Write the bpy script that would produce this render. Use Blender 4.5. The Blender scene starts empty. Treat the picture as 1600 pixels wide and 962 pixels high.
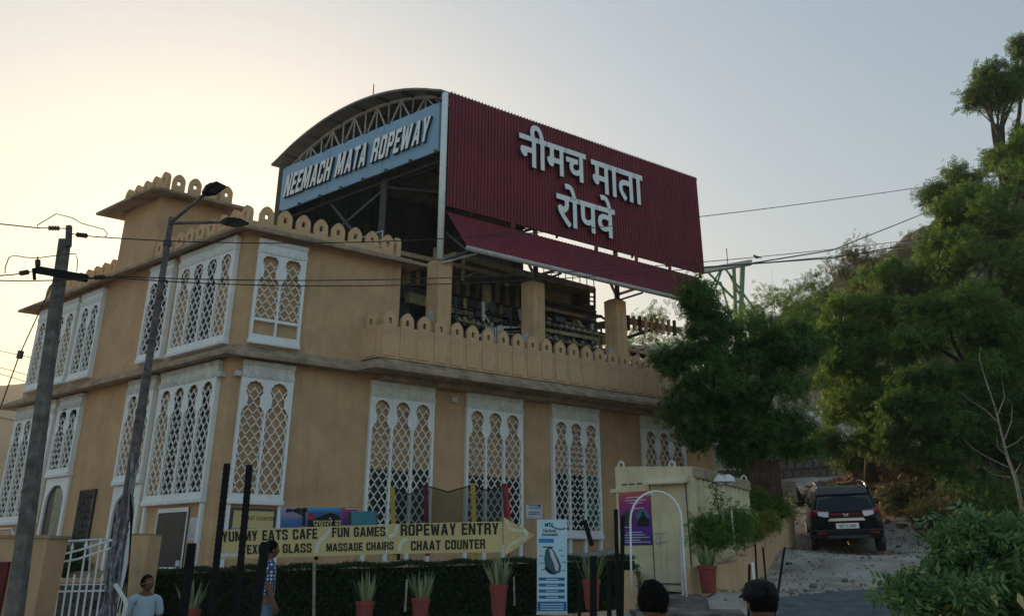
import bpy, bmesh, math, random
import numpy as np
from mathutils import Vector, Matrix
random.seed(7); RS = np.random.RandomState(11)
SC = bpy.context.scene; COL = SC.collection
# ------------------------------------------------------------------ camera
F = 1189.0; TH = math.atan(406 / F); CZ = 1.75
cam = bpy.data.cameras.new('camera'); camo = bpy.data.objects.new('camera', cam); COL.objects.link(camo)
cam.sensor_width = 36; cam.lens = F / 1600 * 36; cam.clip_end = 3000; cam.clip_start = 0.05
camo.location = (0, 0, CZ); camo.rotation_euler = (math.pi / 2 + TH, 0, 0); SC.camera = camo
# ------------------------------------------------------------------ sky and sun
SUN_AZ = math.radians(-22); SUN_EL = math.radians(14)
w = bpy.data.worlds.new('World'); SC.world = w; w.use_nodes = True
nt = w.node_tree; bg = nt.nodes['Background']
sky = nt.nodes.new('ShaderNodeTexSky'); sky.sky_type = 'NISHITA'; sky.sun_disc = False
sky.sun_elevation = SUN_EL; sky.sun_rotation = SUN_AZ
sky.altitude = 300; sky.air_density = 1.3; sky.dust_density = 3.0; sky.ozone_density = 1.6
gma = nt.nodes.new('ShaderNodeGamma'); gma.inputs[1].default_value = 0.53     # hazy, low-contrast dusk sky
hsv = nt.nodes.new('ShaderNodeHueSaturation'); hsv.inputs['Saturation'].default_value = 1.5
nt.links.new(sky.outputs[0], gma.inputs[0]); nt.links.new(gma.outputs[0], hsv.inputs['Color']); mxs = nt.nodes.new('ShaderNodeMix'); mxs.data_type = 'RGBA'; mxs.blend_type = 'MULTIPLY'; mxs.inputs[0].default_value = 1; mxs.inputs[7].default_value = (.98, 1.0, .98, 1)
nt.links.new(hsv.outputs[0], mxs.inputs[6]); nt.links.new(mxs.outputs[2], bg.inputs[0])
bg.inputs[1].default_value = 0.145
sl = bpy.data.lights.new('sun', 'SUN'); sl.energy = 2.2; sl.angle = math.radians(0.5); sl.color = (1, .72, .42)
so = bpy.data.objects.new('sun', sl); COL.objects.link(so)
sd = Vector((math.sin(SUN_AZ) * math.cos(SUN_EL), math.cos(SUN_AZ) * math.cos(SUN_EL), math.sin(SUN_EL)))
so.rotation_euler = sd.to_track_quat('Z', 'Y').to_euler()
SC.view_settings.view_transform = 'Standard'; SC.view_settings.look = 'None'
SC.view_settings.exposure = 1.25; SC.view_settings.gamma = 1.0
# ------------------------------------------------------------------ geometry helpers
def ray(px, py):
    u = (px - 800) / F; v = (481 - py) / F
    return Vector((u, math.cos(TH) - v * math.sin(TH), math.sin(TH) + v * math.cos(TH)))
def at(px, py, Y):
    r = ray(px, py); return Vector((0, 0, CZ)) + r * (Y / r.y)
def wid(px, Y): return px * Y * 1.0 / F          # metres for pixels near the horizon
DR = Vector((0.85031394, 0.52627579, 0)); DL = Vector((-0.82118887, 0.57065649, 0))
NR = Vector((0.52627579, -0.85031394, 0)); NL = Vector((-0.57065649, -0.82118887, 0))
C0 = Vector((-6.73523943, 17.76616306, 0))
AR = math.atan2(DR.y, DR.x); AL = math.atan2(-DL.y, -DL.x)
Z = Vector((0, 0, 1))
def W(u, v, z): return C0 + DR * u + DL * v + Z * z      # skewed building axes
def onpl(px, py, P, d):
    n = Vector((d.y, -d.x, 0)); r = ray(px, py); t = (P - Vector((0, 0, CZ))).dot(n) / r.dot(n)
    X = Vector((0, 0, CZ)) + r * t; return (X - P).dot(d), X.z
class MB:
    def __init__(s): s.v = []; s.f = []; s.m = []; s.mi = 0
    def add(s, vs, fs):
        b = len(s.v); s.v += [tuple(p) for p in vs]
        for f in fs: s.f.append(tuple(b + i for i in f)); s.m.append(s.mi)
        return s
    def hexa(s, p):          # 4 bottom, 4 top (ccw)
        return s.add(p, [(3, 2, 1, 0), (4, 5, 6, 7), (0, 1, 5, 4), (1, 2, 6, 5), (2, 3, 7, 6), (3, 0, 4, 7)])
    def box(s, x0, x1, y0, y1, z0, z1):
        return s.hexa([(x0, y0, z0), (x1, y0, z0), (x1, y1, z0), (x0, y1, z0), (x0, y0, z1), (x1, y0, z1), (x1, y1, z1), (x0, y1, z1)])
    def prism(s, poly, z0, z1):   # plan polygon ccw
        n = len(poly)
        s.add([(p[0], p[1], z0) for p in poly] + [(p[0], p[1], z1) for p in poly],
              [tuple(range(n - 1, -1, -1)), tuple(range(n, 2 * n))] + [(i, (i + 1) % n, n + (i + 1) % n, n + i) for i in range(n)])
        return s
    def plate(s, poly, y0, y1, dx=0, dz=0):   # polygon in x,z ; thickness in y
        n = len(poly)
        return s.add([(p[0] + dx, y0, p[1] + dz) for p in poly] + [(p[0] + dx, y1, p[1] + dz) for p in poly],
              [tuple(range(n)), tuple(range(2 * n - 1, n - 1, -1))] + [(i, n + i, n + (i + 1) % n, (i + 1) % n) for i in range(n)])
    def bar(s, a, b, w, h=None, up=Z):
        a = Vector(a); b = Vector(b); h = h or w; d = (b - a).normalized()
        x = d.cross(up)
        if x.length < 1e-3: x = d.cross(Vector((1, 0, 0)))
        x.normalize(); y = x.cross(d)
        q = [x * sx * w / 2 + y * sy * h / 2 for sx, sy in ((-1, -1), (1, -1), (1, 1), (-1, 1))]
        return s.hexa([a + k for k in q] + [b + k for k in q])
    def tube(s, pts, r, n=6, caps=True):
        pts = [Vector(p) for p in pts]; m = len(pts)
        rs = r if isinstance(r, (list, tuple)) else [r] * m
        base = len(s.v); ref = None
        for i, p in enumerate(pts):
            d = (pts[min(i + 1, m - 1)] - pts[max(i - 1, 0)]).normalized()
            if ref is None:
                ref = d.cross(Z)
                if ref.length < .1: ref = d.cross(Vector((1, 0, 0)))
            x = (ref - d * ref.dot(d)).normalized(); y = d.cross(x); ref = x
            for k in range(n):
                a = 2 * math.pi * k / n; s.v.append(tuple(p + (x * math.cos(a) + y * math.sin(a)) * rs[i]))
        for i in range(m - 1):
            for k in range(n):
                a = base + i * n + k; b = base + i * n + (k + 1) % n
                s.f.append((a, b, b + n, a + n)); s.m.append(s.mi)
        if caps:
            s.f.append(tuple(base + k for k in range(n - 1, -1, -1))); s.m.append(s.mi)
            s.f.append(tuple(base + (m - 1) * n + k for k in range(n))); s.m.append(s.mi)
        return s
    def lathe(s, prof, n=16, c=(0, 0, 0)):
        base = len(s.v); m = len(prof)
        for r, z in prof:
            for k in range(n):
                a = 2 * math.pi * k / n; s.v.append((c[0] + r * math.cos(a), c[1] + r * math.sin(a), c[2] + z))
        for i in range(m - 1):
            for k in range(n):
                a = base + i * n + k; b = base + i * n + (k + 1) % n
                s.f.append((a, b, b + n, a + n)); s.m.append(s.mi)
        s.f.append(tuple(base + k for k in range(n - 1, -1, -1))); s.m.append(s.mi)
        s.f.append(tuple(base + (m - 1) * n + k for k in range(n))); s.m.append(s.mi)
        return s
    def wheel(s, c, ax, r, t, n=20):
        c = Vector(c); ax = Vector(ax).normalized()
        return s.tube([c - ax * t / 2, c - ax * t * .38, c + ax * t * .38, c + ax * t / 2], [r * .93, r, r, r * .93], n)
    def sphere(s, c, rx, ry=None, rz=None, n=10, m=7):
        ry = ry or rx; rz = rz or rx
        base = len(s.v)
        for i in range(m + 1):
            t = math.pi * i / m
            for k in range(n):
                a = 2 * math.pi * k / n
                s.v.append((c[0] + rx * math.sin(t) * math.cos(a), c[1] + ry * math.sin(t) * math.sin(a), c[2] - rz * math.cos(t)))
        for i in range(m):
            for k in range(n):
                a = base + i * n + k; b = base + i * n + (k + 1) % n
                s.f.append((a, b, b + n, a + n)); s.m.append(s.mi)
        return s
    def mesh(s, name, mats, smooth=False):
        me = bpy.data.meshes.new(name); me.from_pydata(s.v, [], s.f)
        for m in (mats if isinstance(mats, (list, tuple)) else [mats]): me.materials.append(m)
        if any(s.m): me.polygons.foreach_set('material_index', s.m)
        if smooth: me.polygons.foreach_set('use_smooth', [True] * len(s.f))
        bm = bmesh.new(); bm.from_mesh(me); bmesh.ops.recalc_face_normals(bm, faces=bm.faces); bm.to_mesh(me); bm.free()
        me.update(); return me
    def build(s, name, mats, parent=None, smooth=False, **kw):
        return link(name, s.mesh(name, mats, smooth), parent, **kw)
def link(name, me, parent=None, loc=(0, 0, 0), rz=0, label=None, cat=None, group=None, kind=None):
    o = bpy.data.objects.new(name, me); COL.objects.link(o); o.location = loc; o.rotation_euler = (0, 0, rz)
    if parent: o.parent = parent
    if label: o['label'] = label
    if cat: o['category'] = cat
    if group: o['group'] = group
    if kind: o['kind'] = kind
    return o
def thing(name, label, cat, loc=(0, 0, 0), rz=0, group=None): return link(name, None, None, loc, rz, label, cat, group)
def copytree(o, parent=None, loc=None, rz=None, label=None):
    c = o.copy(); COL.objects.link(c); c.parent = parent
    if loc is not None: c.location = loc
    if rz is not None: c.rotation_euler = (0, 0, rz)
    if label: c['label'] = label
    for ch in list(o.children): copytree(ch, c)
    return c
def offs(poly, o):       # offset of closed ccw polygon outward, mitred
    n = len(poly); out = []
    for i in range(n):
        a, b, c = (Vector(poly[(i + k) % n][:2]) for k in (-1, 0, 1))
        d1 = (b - a).normalized(); d2 = (c - b).normalized()
        n1 = Vector((d1.y, -d1.x)); n2 = Vector((d2.y, -d2.x))
        m = (n1 + n2); k = 1 + n1.dot(n2); out.append(b + m * (o / k))
    return out
def sweep(mb, poly, prof):   # closed profile list of (offset, z) swept round a polygon
    rings = [[(p.x, p.y, z) for p in offs(poly, o)] for o, z in prof]
    n = len(poly); m = len(prof); base = len(mb.v)
    for r in rings: mb.v += r
    for j in range(m):
        k = (j + 1) % m
        for i in range(n):
            mb.f.append((base + j * n + i, base + k * n + i, base + k * n + (i + 1) % n, base + j * n + (i + 1) % n)); mb.m.append(0)
# ------------------------------------------------------------------ text
def text_mesh(s, name, mat, size=1, bold=0.0, ext=0.01, shear=0, xs=1.0, align='LEFT', side=None, bevel=0):
    cu = bpy.data.curves.new('t', 'FONT'); cu.body = s; cu.size = size; cu.offset = bold; cu.extrude = ext; cu.shear = shear
    cu.align_x = align; cu.resolution_u = 3
    o = bpy.data.objects.new('t', cu); COL.objects.link(o)
    dg = bpy.context.evaluated_depsgraph_get(); dg.update()
    me = bpy.data.meshes.new_from_object(o.evaluated_get(dg)); me.name = name
    bpy.data.objects.remove(o)
    n = len(me.vertices); co = np.empty(n * 3, 'f'); me.vertices.foreach_get('co', co); co = co.reshape(-1, 3)
    out = np.stack([co[:, 0] * xs, -co[:, 2], co[:, 1]], 1)     # x right, z up, facing -y
    me.vertices.foreach_set('co', out.astype('f').ravel()); me.materials.clear(); me.materials.append(mat)
    if side:
        me.materials.append(side); me.update()
        for p in me.polygons:
            p.material_index = 0 if p.normal.y < -.6 else 1
    else:
        for p in me.polygons: p.material_index = 0
    me.update()
    return me, (out[:, 0].min(), out[:, 0].max(), out[:, 2].min(), out[:, 2].max()) if n else (0, 0, 0, 0)
# ------------------------------------------------------------------ materials
def mat(name, col, rough=.8, var=.12, scale=3.0, bump=.0, metal=0, col2=None, streak=0, bscale=None, spec=.4, coat=0, lo=.35, hi=.65):
    m = bpy.data.materials.new(name); m.use_nodes = True; t = m.node_tree; b = t.nodes['Principled BSDF']
    b.inputs['Roughness'].default_value = rough; b.inputs['Metallic'].default_value = metal
    b.inputs['Specular IOR Level'].default_value = spec
    if coat: b.inputs['Coat Weight'].default_value = coat
    tc = t.nodes.new('ShaderNodeTexCoord'); mp = t.nodes.new('ShaderNodeMapping'); t.links.new(tc.outputs['Object'], mp.inputs[0])
    nz = t.nodes.new('ShaderNodeTexNoise'); nz.inputs['Scale'].default_value = scale; nz.inputs['Detail'].default_value = 6
    nz.inputs['Roughness'].default_value = .62
    t.links.new(mp.outputs[0], nz.inputs[0])
    cr = t.nodes.new('ShaderNodeValToRGB'); t.links.new(nz.outputs[0], cr.inputs[0])
    c2 = col2 or tuple(c * (1 - 2 * var) for c in col); c1 = tuple(min(1, c * (1 + var)) for c in col)
    cr.color_ramp.elements[0].position = lo; cr.color_ramp.elements[1].position = hi
    cr.color_ramp.elements[0].color = (*c2, 1); cr.color_ramp.elements[1].color = (*c1, 1)
    out = cr.outputs[0]
    if streak:
        m2 = t.nodes.new('ShaderNodeMapping'); m2.inputs['Scale'].default_value = (3.2, 3.2, .28); t.links.new(tc.outputs['Object'], m2.inputs[0])
        n2 = t.nodes.new('ShaderNodeTexNoise'); n2.inputs['Scale'].default_value = 1.6; n2.inputs['Detail'].default_value = 7; n2.inputs['Roughness'].default_value = .7
        t.links.new(m2.outputs[0], n2.inputs[0])
        r2 = t.nodes.new('ShaderNodeValToRGB'); r2.color_ramp.elements[0].position = .34; r2.color_ramp.elements[1].position = .47
        r2.color_ramp.elements[0].color = (1 - streak, 1 - streak, 1 - streak * .95, 1); r2.color_ramp.elements[1].color = (1, 1, 1, 1)
        t.links.new(n2.outputs[0], r2.inputs[0])
        mx = t.nodes.new('ShaderNodeMix'); mx.data_type = 'RGBA'; mx.blend_type = 'MULTIPLY'; mx.inputs[0].default_value = 1
        t.links.new(out, mx.inputs[6]); t.links.new(r2.outputs[0], mx.inputs[7]); out = mx.outputs[2]
    t.links.new(out, b.inputs['Base Color'])
    if bump:
        n3 = t.nodes.new('ShaderNodeTexNoise'); n3.inputs['Scale'].default_value = bscale or scale * 8; n3.inputs['Detail'].default_value = 5
        t.links.new(tc.outputs['Object'], n3.inputs[0])
        bp = t.nodes.new('ShaderNodeBump'); bp.inputs['Strength'].default_value = bump; bp.inputs['Distance'].default_value = .02
        t.links.new(n3.outputs[0], bp.inputs['Height']); t.links.new(bp.outputs[0], b.inputs['Normal'])
    return m
def leafmat(name, c1, c2, c3=None, tr=.35, rough=.55):
    m = bpy.data.materials.new(name); m.use_nodes = True; t = m.node_tree; b = t.nodes['Principled BSDF']
    b.inputs['Roughness'].default_value = rough; b.inputs['Specular IOR Level'].default_value = .3
    g = t.nodes.new('ShaderNodeNewGeometry'); cr = t.nodes.new('ShaderNodeValToRGB')
    cr.color_ramp.elements[0].color = (*c1, 1); cr.color_ramp.elements[1].color = (*c2, 1)
    if c3: e = cr.color_ramp.elements.new(.93); e.color = (*c2, 1); cr.color_ramp.elements[2].color = (*c3, 1)
    t.links.new(g.outputs['Random Per Island'], cr.inputs[0]); t.links.new(cr.outputs[0], b.inputs['Base Color'])
    tl = t.nodes.new('ShaderNodeBsdfTranslucent'); mx = t.nodes.new('ShaderNodeMixShader'); mx.inputs[0].default_value = tr
    hs = t.nodes.new('ShaderNodeHueSaturation'); hs.inputs['Value'].default_value = 1.7; hs.inputs['Hue'].default_value = .48
    t.links.new(cr.outputs[0], hs.inputs['Color']); t.links.new(hs.outputs[0], tl.inputs[0])
    t.links.new(b.outputs[0], mx.inputs[1]); t.links.new(tl.outputs[0], mx.inputs[2])
    t.links.new(mx.outputs[0], t.nodes['Material Output'].inputs[0]); return m
M = {}
M['plaster'] = mat('ochre_plaster', (.55, .355, .205), .9, .08, 1.3, .35, streak=.13, bscale=60)
M['plaster2'] = mat('ochre_parapet_plaster', (.62, .41, .235), .9, .08, 2.2, .3, streak=.16, bscale=50)
M['ledge'] = mat('weathered_ledge', (.36, .27, .19), .92, .2, 2.5, .5, streak=.15, col2=(.20, .15, .11))
M['frame'] = mat('pale_painted_grc', (.80, .82, .84), .7, .04, 4, .15, streak=.06)
M['frame2'] = mat('header_grc', (.70, .70, .67), .8, .08, 4, .2, streak=.2)
M['lattice'] = mat('cream_lattice', (.82, .79, .74), .75, .05, 5)
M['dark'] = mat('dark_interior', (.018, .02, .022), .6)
M['glass'] = mat('dark_window_glass', (.020, .030, .042), .25, spec=.25)
M['tealglass'] = mat('teal_glass', (.05, .14, .16), .12, .4, 4, spec=.7)
M['red'] = mat('maroon_sheet', (.19, .020, .034), .5, .14, .6, streak=.12, metal=.0, spec=.35)
M['greysheet'] = mat('grey_roof_sheet', (.20, .19, .18), .6, .15, 2)
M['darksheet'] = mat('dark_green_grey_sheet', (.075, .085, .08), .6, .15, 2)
M['steel'] = mat('galvanised_steel', (.55, .58, .62), .45, .12, 6, metal=.5)
M['steelw'] = mat('pale_painted_steel', (.50, .49, .47), .55, .1, 6)
M['steeld'] = mat('dark_grey_steel', (.07, .07, .075), .6, .15, 6)
M['blue'] = mat('sign_blue', (.25, .42, .60), .5, .04, 1.0)
M['white'] = mat('letter_white', (.86, .87, .88), .5, .03)
M['letterside'] = mat('letter_side_dark', (.03, .04, .07), .6)
M['cream'] = mat('cream_machine_paint', (.36, .28, .16), .6, .2, 3, streak=.35)
M['pole'] = mat('weathered_concrete_pole', (.16, .145, .135), .9, .25, 7, .5, streak=.3)
M['lamppole'] = mat('painted_lamp_pole', (.13, .11, .12), .75, .3, 9, .3)
M['black'] = mat('black_paint', (.007, .007, .008), .7, spec=.2)
M['wire'] = mat('wire_black', (.03, .028, .026), .6)
M['porc'] = mat('brown_porcelain', (.06, .04, .035), .25)
M['bark'] = mat('bark', (.075, .058, .042), .95, .3, 9, .8)
M['barkpale'] = mat('pale_bark', (.30, .26, .22), .9, .2, 9, .4)
M['asphalt'] = mat('asphalt', (.115, .125, .14), .9, .18, 3.5, .6, bscale=90)
M['yellow'] = mat('banner_yellow', (.60, .47, .22), .6, .05, 2)
M['containr'] = mat('container_cream', (.68, .59, .39), .6, .08, 2, streak=.2)
M['terracotta'] = mat('red_clay_pot', (.24, .035, .028), .7, .3, 8, col2=(.16, .05, .045))
M['rust'] = mat('rusty_sheet', (.085, .045, .03), .85, .3, 5, streak=.4)
M['stone'] = mat('rubble_stone', (.16, .14, .13), .95, .3, 3, .8)
M['mortar'] = mat('mortar', (.10, .09, .085), .95, .2, 5, .5)
M['carpaint'] = mat('black_car_paint', (.006, .006, .008), .22, 0, 2, spec=.35)
M['skysheen'] = mat('roof_sky_sheen', (.03, .03, .035), .08, 0, 2, spec=1.0, coat=1)
M['carglass'] = mat('car_glass', (.015, .025, .05), .08, 0, 2, spec=.6)
M['chrome'] = mat('chrome', (.8, .8, .8), .15, 0, metal=1)
M['tyre'] = mat('tyre_rubber', (.02, .02, .02), .9)
M['taillight'] = mat('red_lens', (.26, .010, .014), .2, 0, spec=.7)
M['whitelens'] = mat('white_lens', (.75, .65, .66), .15, 0, spec=.7)
M['plastic'] = mat('grey_plastic', (.05, .05, .055), .6)
M['skin'] = mat('brown_skin', (.16, .075, .045), .55, .05)
M['hair'] = mat('black_hair', (.005, .004, .004), .9, .2, 60, spec=.1)
M['shirtw'] = mat('pale_blue_shirt', (.42, .52, .62), .9, .05, 4)
M['dknav'] = mat('dark_cloth', (.02, .022, .03), .95)
M['jeans'] = mat('blue_jeans', (.10, .15, .24), .95, .15, 6)
M['yellowp'] = mat('yellow_post', (.42, .30, .05), .7)
M['dkred'] = mat('dark_red_paint', (.10, .010, .014), .6)
M['redp'] = mat('red_pad', (.38, .02, .03), .6)
M['banwhite'] = mat('banner_white_blue', (.50, .68, .80), .6, .04, 2)
M['banblue'] = mat('banner_blue', (.02, .13, .36), .6)
M['ink'] = mat('black_ink', (.012, .01, .01), .6)
M['paper'] = mat('paper', (.55, .55, .60), .8)
def gradmat(name, stops, axis='Z', scale=1.0):
    m = bpy.data.materials.new(name); m.use_nodes = True; t = m.node_tree; b = t.nodes['Principled BSDF']; b.inputs['Roughness'].default_value = .6
    tc = t.nodes.new('ShaderNodeTexCoord'); sx = t.nodes.new('ShaderNodeSeparateXYZ'); t.links.new(tc.outputs['Generated'], sx.inputs[0])
    cr = t.nodes.new('ShaderNodeValToRGB'); t.links.new(sx.outputs[axis], cr.inputs[0])
    e = cr.color_ramp.elements
    while len(e) < len(stops): e.new(.5)
    for k, (p, c) in zip(e, stops): k.position = p; k.color = (*c, 1)
    t.links.new(cr.outputs[0], b.inputs['Base Color']); return m
M['poster'] = gradmat('poster_print', [(0, (.03, .015, .22)), (.4, (.13, .015, .28)), (.75, (.30, .02, .20)), (1, (.50, .10, .07))])
M['scenic'] = gradmat('scenic_print', [(0, (.01, .03, .12)), (.45, (.02, .12, .40)), (.7, (.03, .08, .25)), (1, (.05, .35, .65))])
M['scenic2'] = gradmat('lake_print', [(0, (.03, .10, .30)), (.4, (.05, .15, .38)), (.6, (.25, .20, .32)), (1, (.30, .33, .55))])
# plaid
def plaid():
    m = bpy.data.materials.new('checked_cloth'); m.use_nodes = True; t = m.node_tree; b = t.nodes['Principled BSDF']; b.inputs['Roughness'].default_value = .9
    tc = t.nodes.new('ShaderNodeTexCoord'); sx = t.nodes.new('ShaderNodeSeparateXYZ'); t.links.new(tc.outputs['Object'], sx.inputs[0]); fac = None
    for ax in ('X', 'Y', 'Z'):
        mu = t.nodes.new('ShaderNodeMath'); mu.operation = 'MULTIPLY'; mu.inputs[1].default_value = 130; t.links.new(sx.outputs[ax], mu.inputs[0])
        s = t.nodes.new('ShaderNodeMath'); s.operation = 'SINE'; t.links.new(mu.outputs[0], s.inputs[0])
        g = t.nodes.new('ShaderNodeMath'); g.operation = 'GREATER_THAN'; g.inputs[1].default_value = -.1; t.links.new(s.outputs[0], g.inputs[0])
        if fac is None: fac = g.outputs[0]
        else:
            a = t.nodes.new('ShaderNodeMath'); a.operation = 'MULTIPLY'; t.links.new(fac, a.inputs[0]); t.links.new(g.outputs[0], a.inputs[1]); fac = a.outputs[0]
    mx = t.nodes.new('ShaderNodeMix'); mx.data_type = 'RGBA'; t.links.new(fac, mx.inputs[0])
    mx.inputs[6].default_value = (.03, .05, .14, 1); mx.inputs[7].default_value = (.62, .64, .70, 1)
    t.links.new(mx.outputs[2], b.inputs['Base Color']); return m
M['plaid'] = plaid()
L = {}
L['dark'] = leafmat('dark_tree_leaves', (.028, .070, .018), (.085, .17, .034), (.18, .27, .045), .45)
L['mid'] = leafmat('mid_green_leaves', (.045, .105, .018), (.12, .225, .035), (.22, .32, .05), .45)
L['bright'] = leafmat('bright_leaves', (.06, .11, .02), (.12, .19, .035), (.2, .25, .05), .45)
L['olive'] = leafmat('dry_olive_leaves', (.05, .055, .025), (.10, .11, .045), (.16, .15, .08), .35)
L['hedge'] = leafmat('hedge_leaves', (.018, .040, .014), (.045, .085, .024), None, .25)
L['yel'] = leafmat('yellow_green_leaves', (.08, .11, .012), (.20, .23, .03), None, .3)
L['blade'] = leafmat('striped_blades', (.10, .14, .07), (.28, .32, .18), None, .15)
L['fore'] = leafmat('foreground_leaves', (.05, .12, .04), (.16, .26, .10), (.40, .36, .07), .4)
L['litter'] = leafmat('dead_leaves', (.06, .04, .02), (.2, .13, .06), None, .1)
# ================================================================== BUILDING
bl = thing('ropeway_building', 'ochre two storey building with white lattice windows and scalloped parapets', 'building', C0)
def lb(p): return Vector(p) - C0            # world to building-local
def plan(*uv): return [lb(W(u, v, 0)) for u, v in uv]
K1 = C0 + DR * 3.5 + NR * .65; K0 = K1 + DL * (.65 / .917)
K2 = C0 + DR * 16.2 + NR * .65; K3 = K2 + DL * (.65 / .917)
lower = plan((0, 0), (16.0, 0), (16.0, 10.9), (0, 10.9))
MB().prism(lower, 0, 6.56).build('lower_wall', M['plaster'], bl)
upperp = plan((0, 0), (4.24, 0), (4.24, 10.9), (0, 10.9))
MB().prism(upperp, 6.9, 10.0).build('upper_wall', M['plaster'], bl)
towp = plan((0, 4.4), (1.72, 4.4), (1.72, 6.4), (0, 6.4))
MB().prism(towp, 10.0, 12.15).build('roof_tower', M['plaster'], bl)
# mid ledge
midp = [lb(C0), lb(K0), lb(K1), lb(K2), lb(W(16.2, 10.9, 0)), lb(W(0, 10.9, 0))]
mb = MB(); mb.prism(midp, 6.56, 6.90)
sweep(mb, midp, [(-.05, 6.93), (.42, 6.625), (.42, 6.535), (.38, 6.53), (-.05, 6.59)]); mb.build('ledge', M['ledge'], bl)
balp = [lb(K0 + DR * .35 - NR * .05), lb(K1 + DR * .25 - NR * .22), lb(K2 - NR * .22), lb(K3 - NR * .05)]
MB().prism(balp, 6.42, 6.555).build('balcony_beam', M['ledge'], bl)
MB().prism(plan((4.25, .02), (16, .02), (16, 10.8), (4.25, 10.8)), 6.901, 6.95).build('terrace_floor', M['ledge'], bl)
mb = MB(); sweep(mb, upperp, [(-.05, 10.12), (.42, 9.875), (.42, 9.795), (.38, 9.79), (-.05, 9.93)]); mb.prism(upperp, 10.001, 10.10); mb.build('cornice', M['ledge'], bl)
mb = MB(); sweep(mb, towp, [(-.05, 12.40), (.52, 12.20), (.52, 12.12), (.48, 12.11), (-.05, 12.22)]); mb.prism(towp, 12.151, 12.38); mb.build('tower_cornice', M['ledge'], bl)
# ---- merlons
def merlon_mesh(h, w=.37, d=.12, name='merlon'):
    mb = MB(); n = 28; hz = h - .30; cx = 0; cz = hz
    outl = []; hol = []
    for i in range(n):
        a = 2 * math.pi * i / n + math.pi / n; dx, dz = math.cos(a), math.sin(a)
        # outer: box below, pointed round arch above
        if dz > 0:
            r = .5 * w; t = abs(dz) ** 2.2; px = dx * r; pz = dz * (r + .05 * abs(dz) ** 3) + .06
            pz = cz + pz
        else:
            k = .5 * w / max(abs(dx), 1e-6); k2 = .17 / max(abs(dz), 1e-6)
            k = min(k, k2); px = dx * k; pz = cz + dz * k
            if px > 0 and abs(abs(px) - .5 * w) < .02: px = .5 * w
            if px < 0 and abs(abs(px) - .5 * w) < .02: px = -.5 * w
        outl.append((px, pz))
        hx = max(-.045, min(.045, dx * .07)); hzz = dz * .085 if dz > 0 else max(-.08, dz * .12)
        hol.append((hx, cz + .01 + hzz))
    for y0, flip in ((0, 0), (d, 1)):
        b = len(mb.v); mb.v += [(p[0], y0, p[1]) for p in outl] + [(p[0], y0, p[1]) for p in hol]
        for i in range(n):
            j = (i + 1) % n; f = (b + i, b + j, b + n + j, b + n + i)
            mb.f.append(f if not flip else f[::-1]); mb.m.append(0)
    N2 = 2 * n
    for i in range(n):
        j = (i + 1) % n
        mb.f.append((j, i, N2 + i, N2 + j)); mb.m.append(0)
        mb.f.append((n + i, n + j, N2 + n + j, N2 + n + i)); mb.m.append(0)
    mb.box(-w / 2, w / 2, 0, d, 0, hz - .165)
    return mb.mesh(name, M['plaster2'])
mer = merlon_mesh(.64); mertall = merlon_mesh(1.24)
def merlon(x, o, ang, base, me=mer, inn=0.0):   # world point on wall plane
    p = lb(Vector((x.x, x.y, base))); link('merlon', me, bl, p, ang)
# upper front row (tips at s=.42,.89,1.40 ... 4.15), set back by .03
for s in (.42, .9, 1.39, 1.87, 2.35, 2.84, 3.33, 3.80): merlon(C0 + DR * s, 0, AR, 10.06)
merlon(C0 + DR * 4.2 + DL * .1 , 0, AR + math.radians(90), 10.06)
mb = MB()
for a, b, z0, z1 in ((W(0, 0, 0), W(4.2, 0, 0), 10.08, 10.22),):
    mb.hexa([lb(a) + Z * z0 - NR * .01, lb(b) + Z * z0 - NR * .01, lb(b) - NR * .11 + Z * z0, lb(a) - NR * .11 + Z * z0, lb(a) + Z * z1 - NR * .01, lb(b) + Z * z1 - NR * .01, lb(b) - NR * .11 + Z * z1, lb(a) - NR * .11 + Z * z1])
mb.build('parapet_kerb', M['plaster2'], bl)
for v0, v1 in ((0.02, 4.38), (6.42, 10.85)):
    mb = MB(); a, b = lb(W(0, v1, 0)), lb(W(0, v0, 0)); i = NL * -.01; k = NL * -.11
    mb.hexa([a + i + Z * 10.08, b + i + Z * 10.08, b + k + Z * 10.08, a + k + Z * 10.08, a + i + Z * 10.22, b + i + Z * 10.22, b + k + Z * 10.22, a + k + Z * 10.22]); mb.build('parapet_kerb', M['plaster2'], bl)

v = .22
while v < 4.3: merlon(C0 + DL * v, 0, AL, 10.06); v += .49
v = 6.65
while v < 10.9: merlon(C0 + DL * v, 0, AL, 10.06); v += .49
# tower rows (cornice tops)
for k in range(5):
    merlon(W(0, 4.4 + .05 + k * .49, 0) + NL * .02, 0, AL, 12.36)
for k in range(4): merlon(W(.38 + k * .46, 4.4, 0), 0, AR, 12.36)
for k in range(3): merlon(W(1.72, 4.7 + k * .5, 0), 0, AL + math.pi, 12.36)
# balcony parapet
mb = MB(); a, b = lb(K1), lb(K2)
mb.hexa([a + Z * 6.93, b + Z * 6.93, b - NR * .12 + Z * 6.93, a - NR * .12 + Z * 6.93, a + Z * 7.82, b + Z * 7.82, b - NR * .12 + Z * 7.82, a - NR * .12 + Z * 7.82])
a0 = lb(K0); i = NL * 0; k = -NL * .12; e = lb(K1) + DL * .01
mb.hexa([a0 + Z * 6.94, e + Z * 6.94, e + k + Z * 6.94, a0 + k + Z * 6.94, a0 + Z * 7.81, e + Z * 7.81, e + k + Z * 7.81, a0 + k + Z * 7.81])
mb.build('balcony_parapet', M['plaster2'], bl)
s = 3.72
while s < 16.2: merlon(C0 + DR * s + NR * .68, 0, AR, 6.99, mertall); s += .5
merlon(K1 + DL * .38 + NL * .03, 0, AL, 6.99, mertall)
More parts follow.
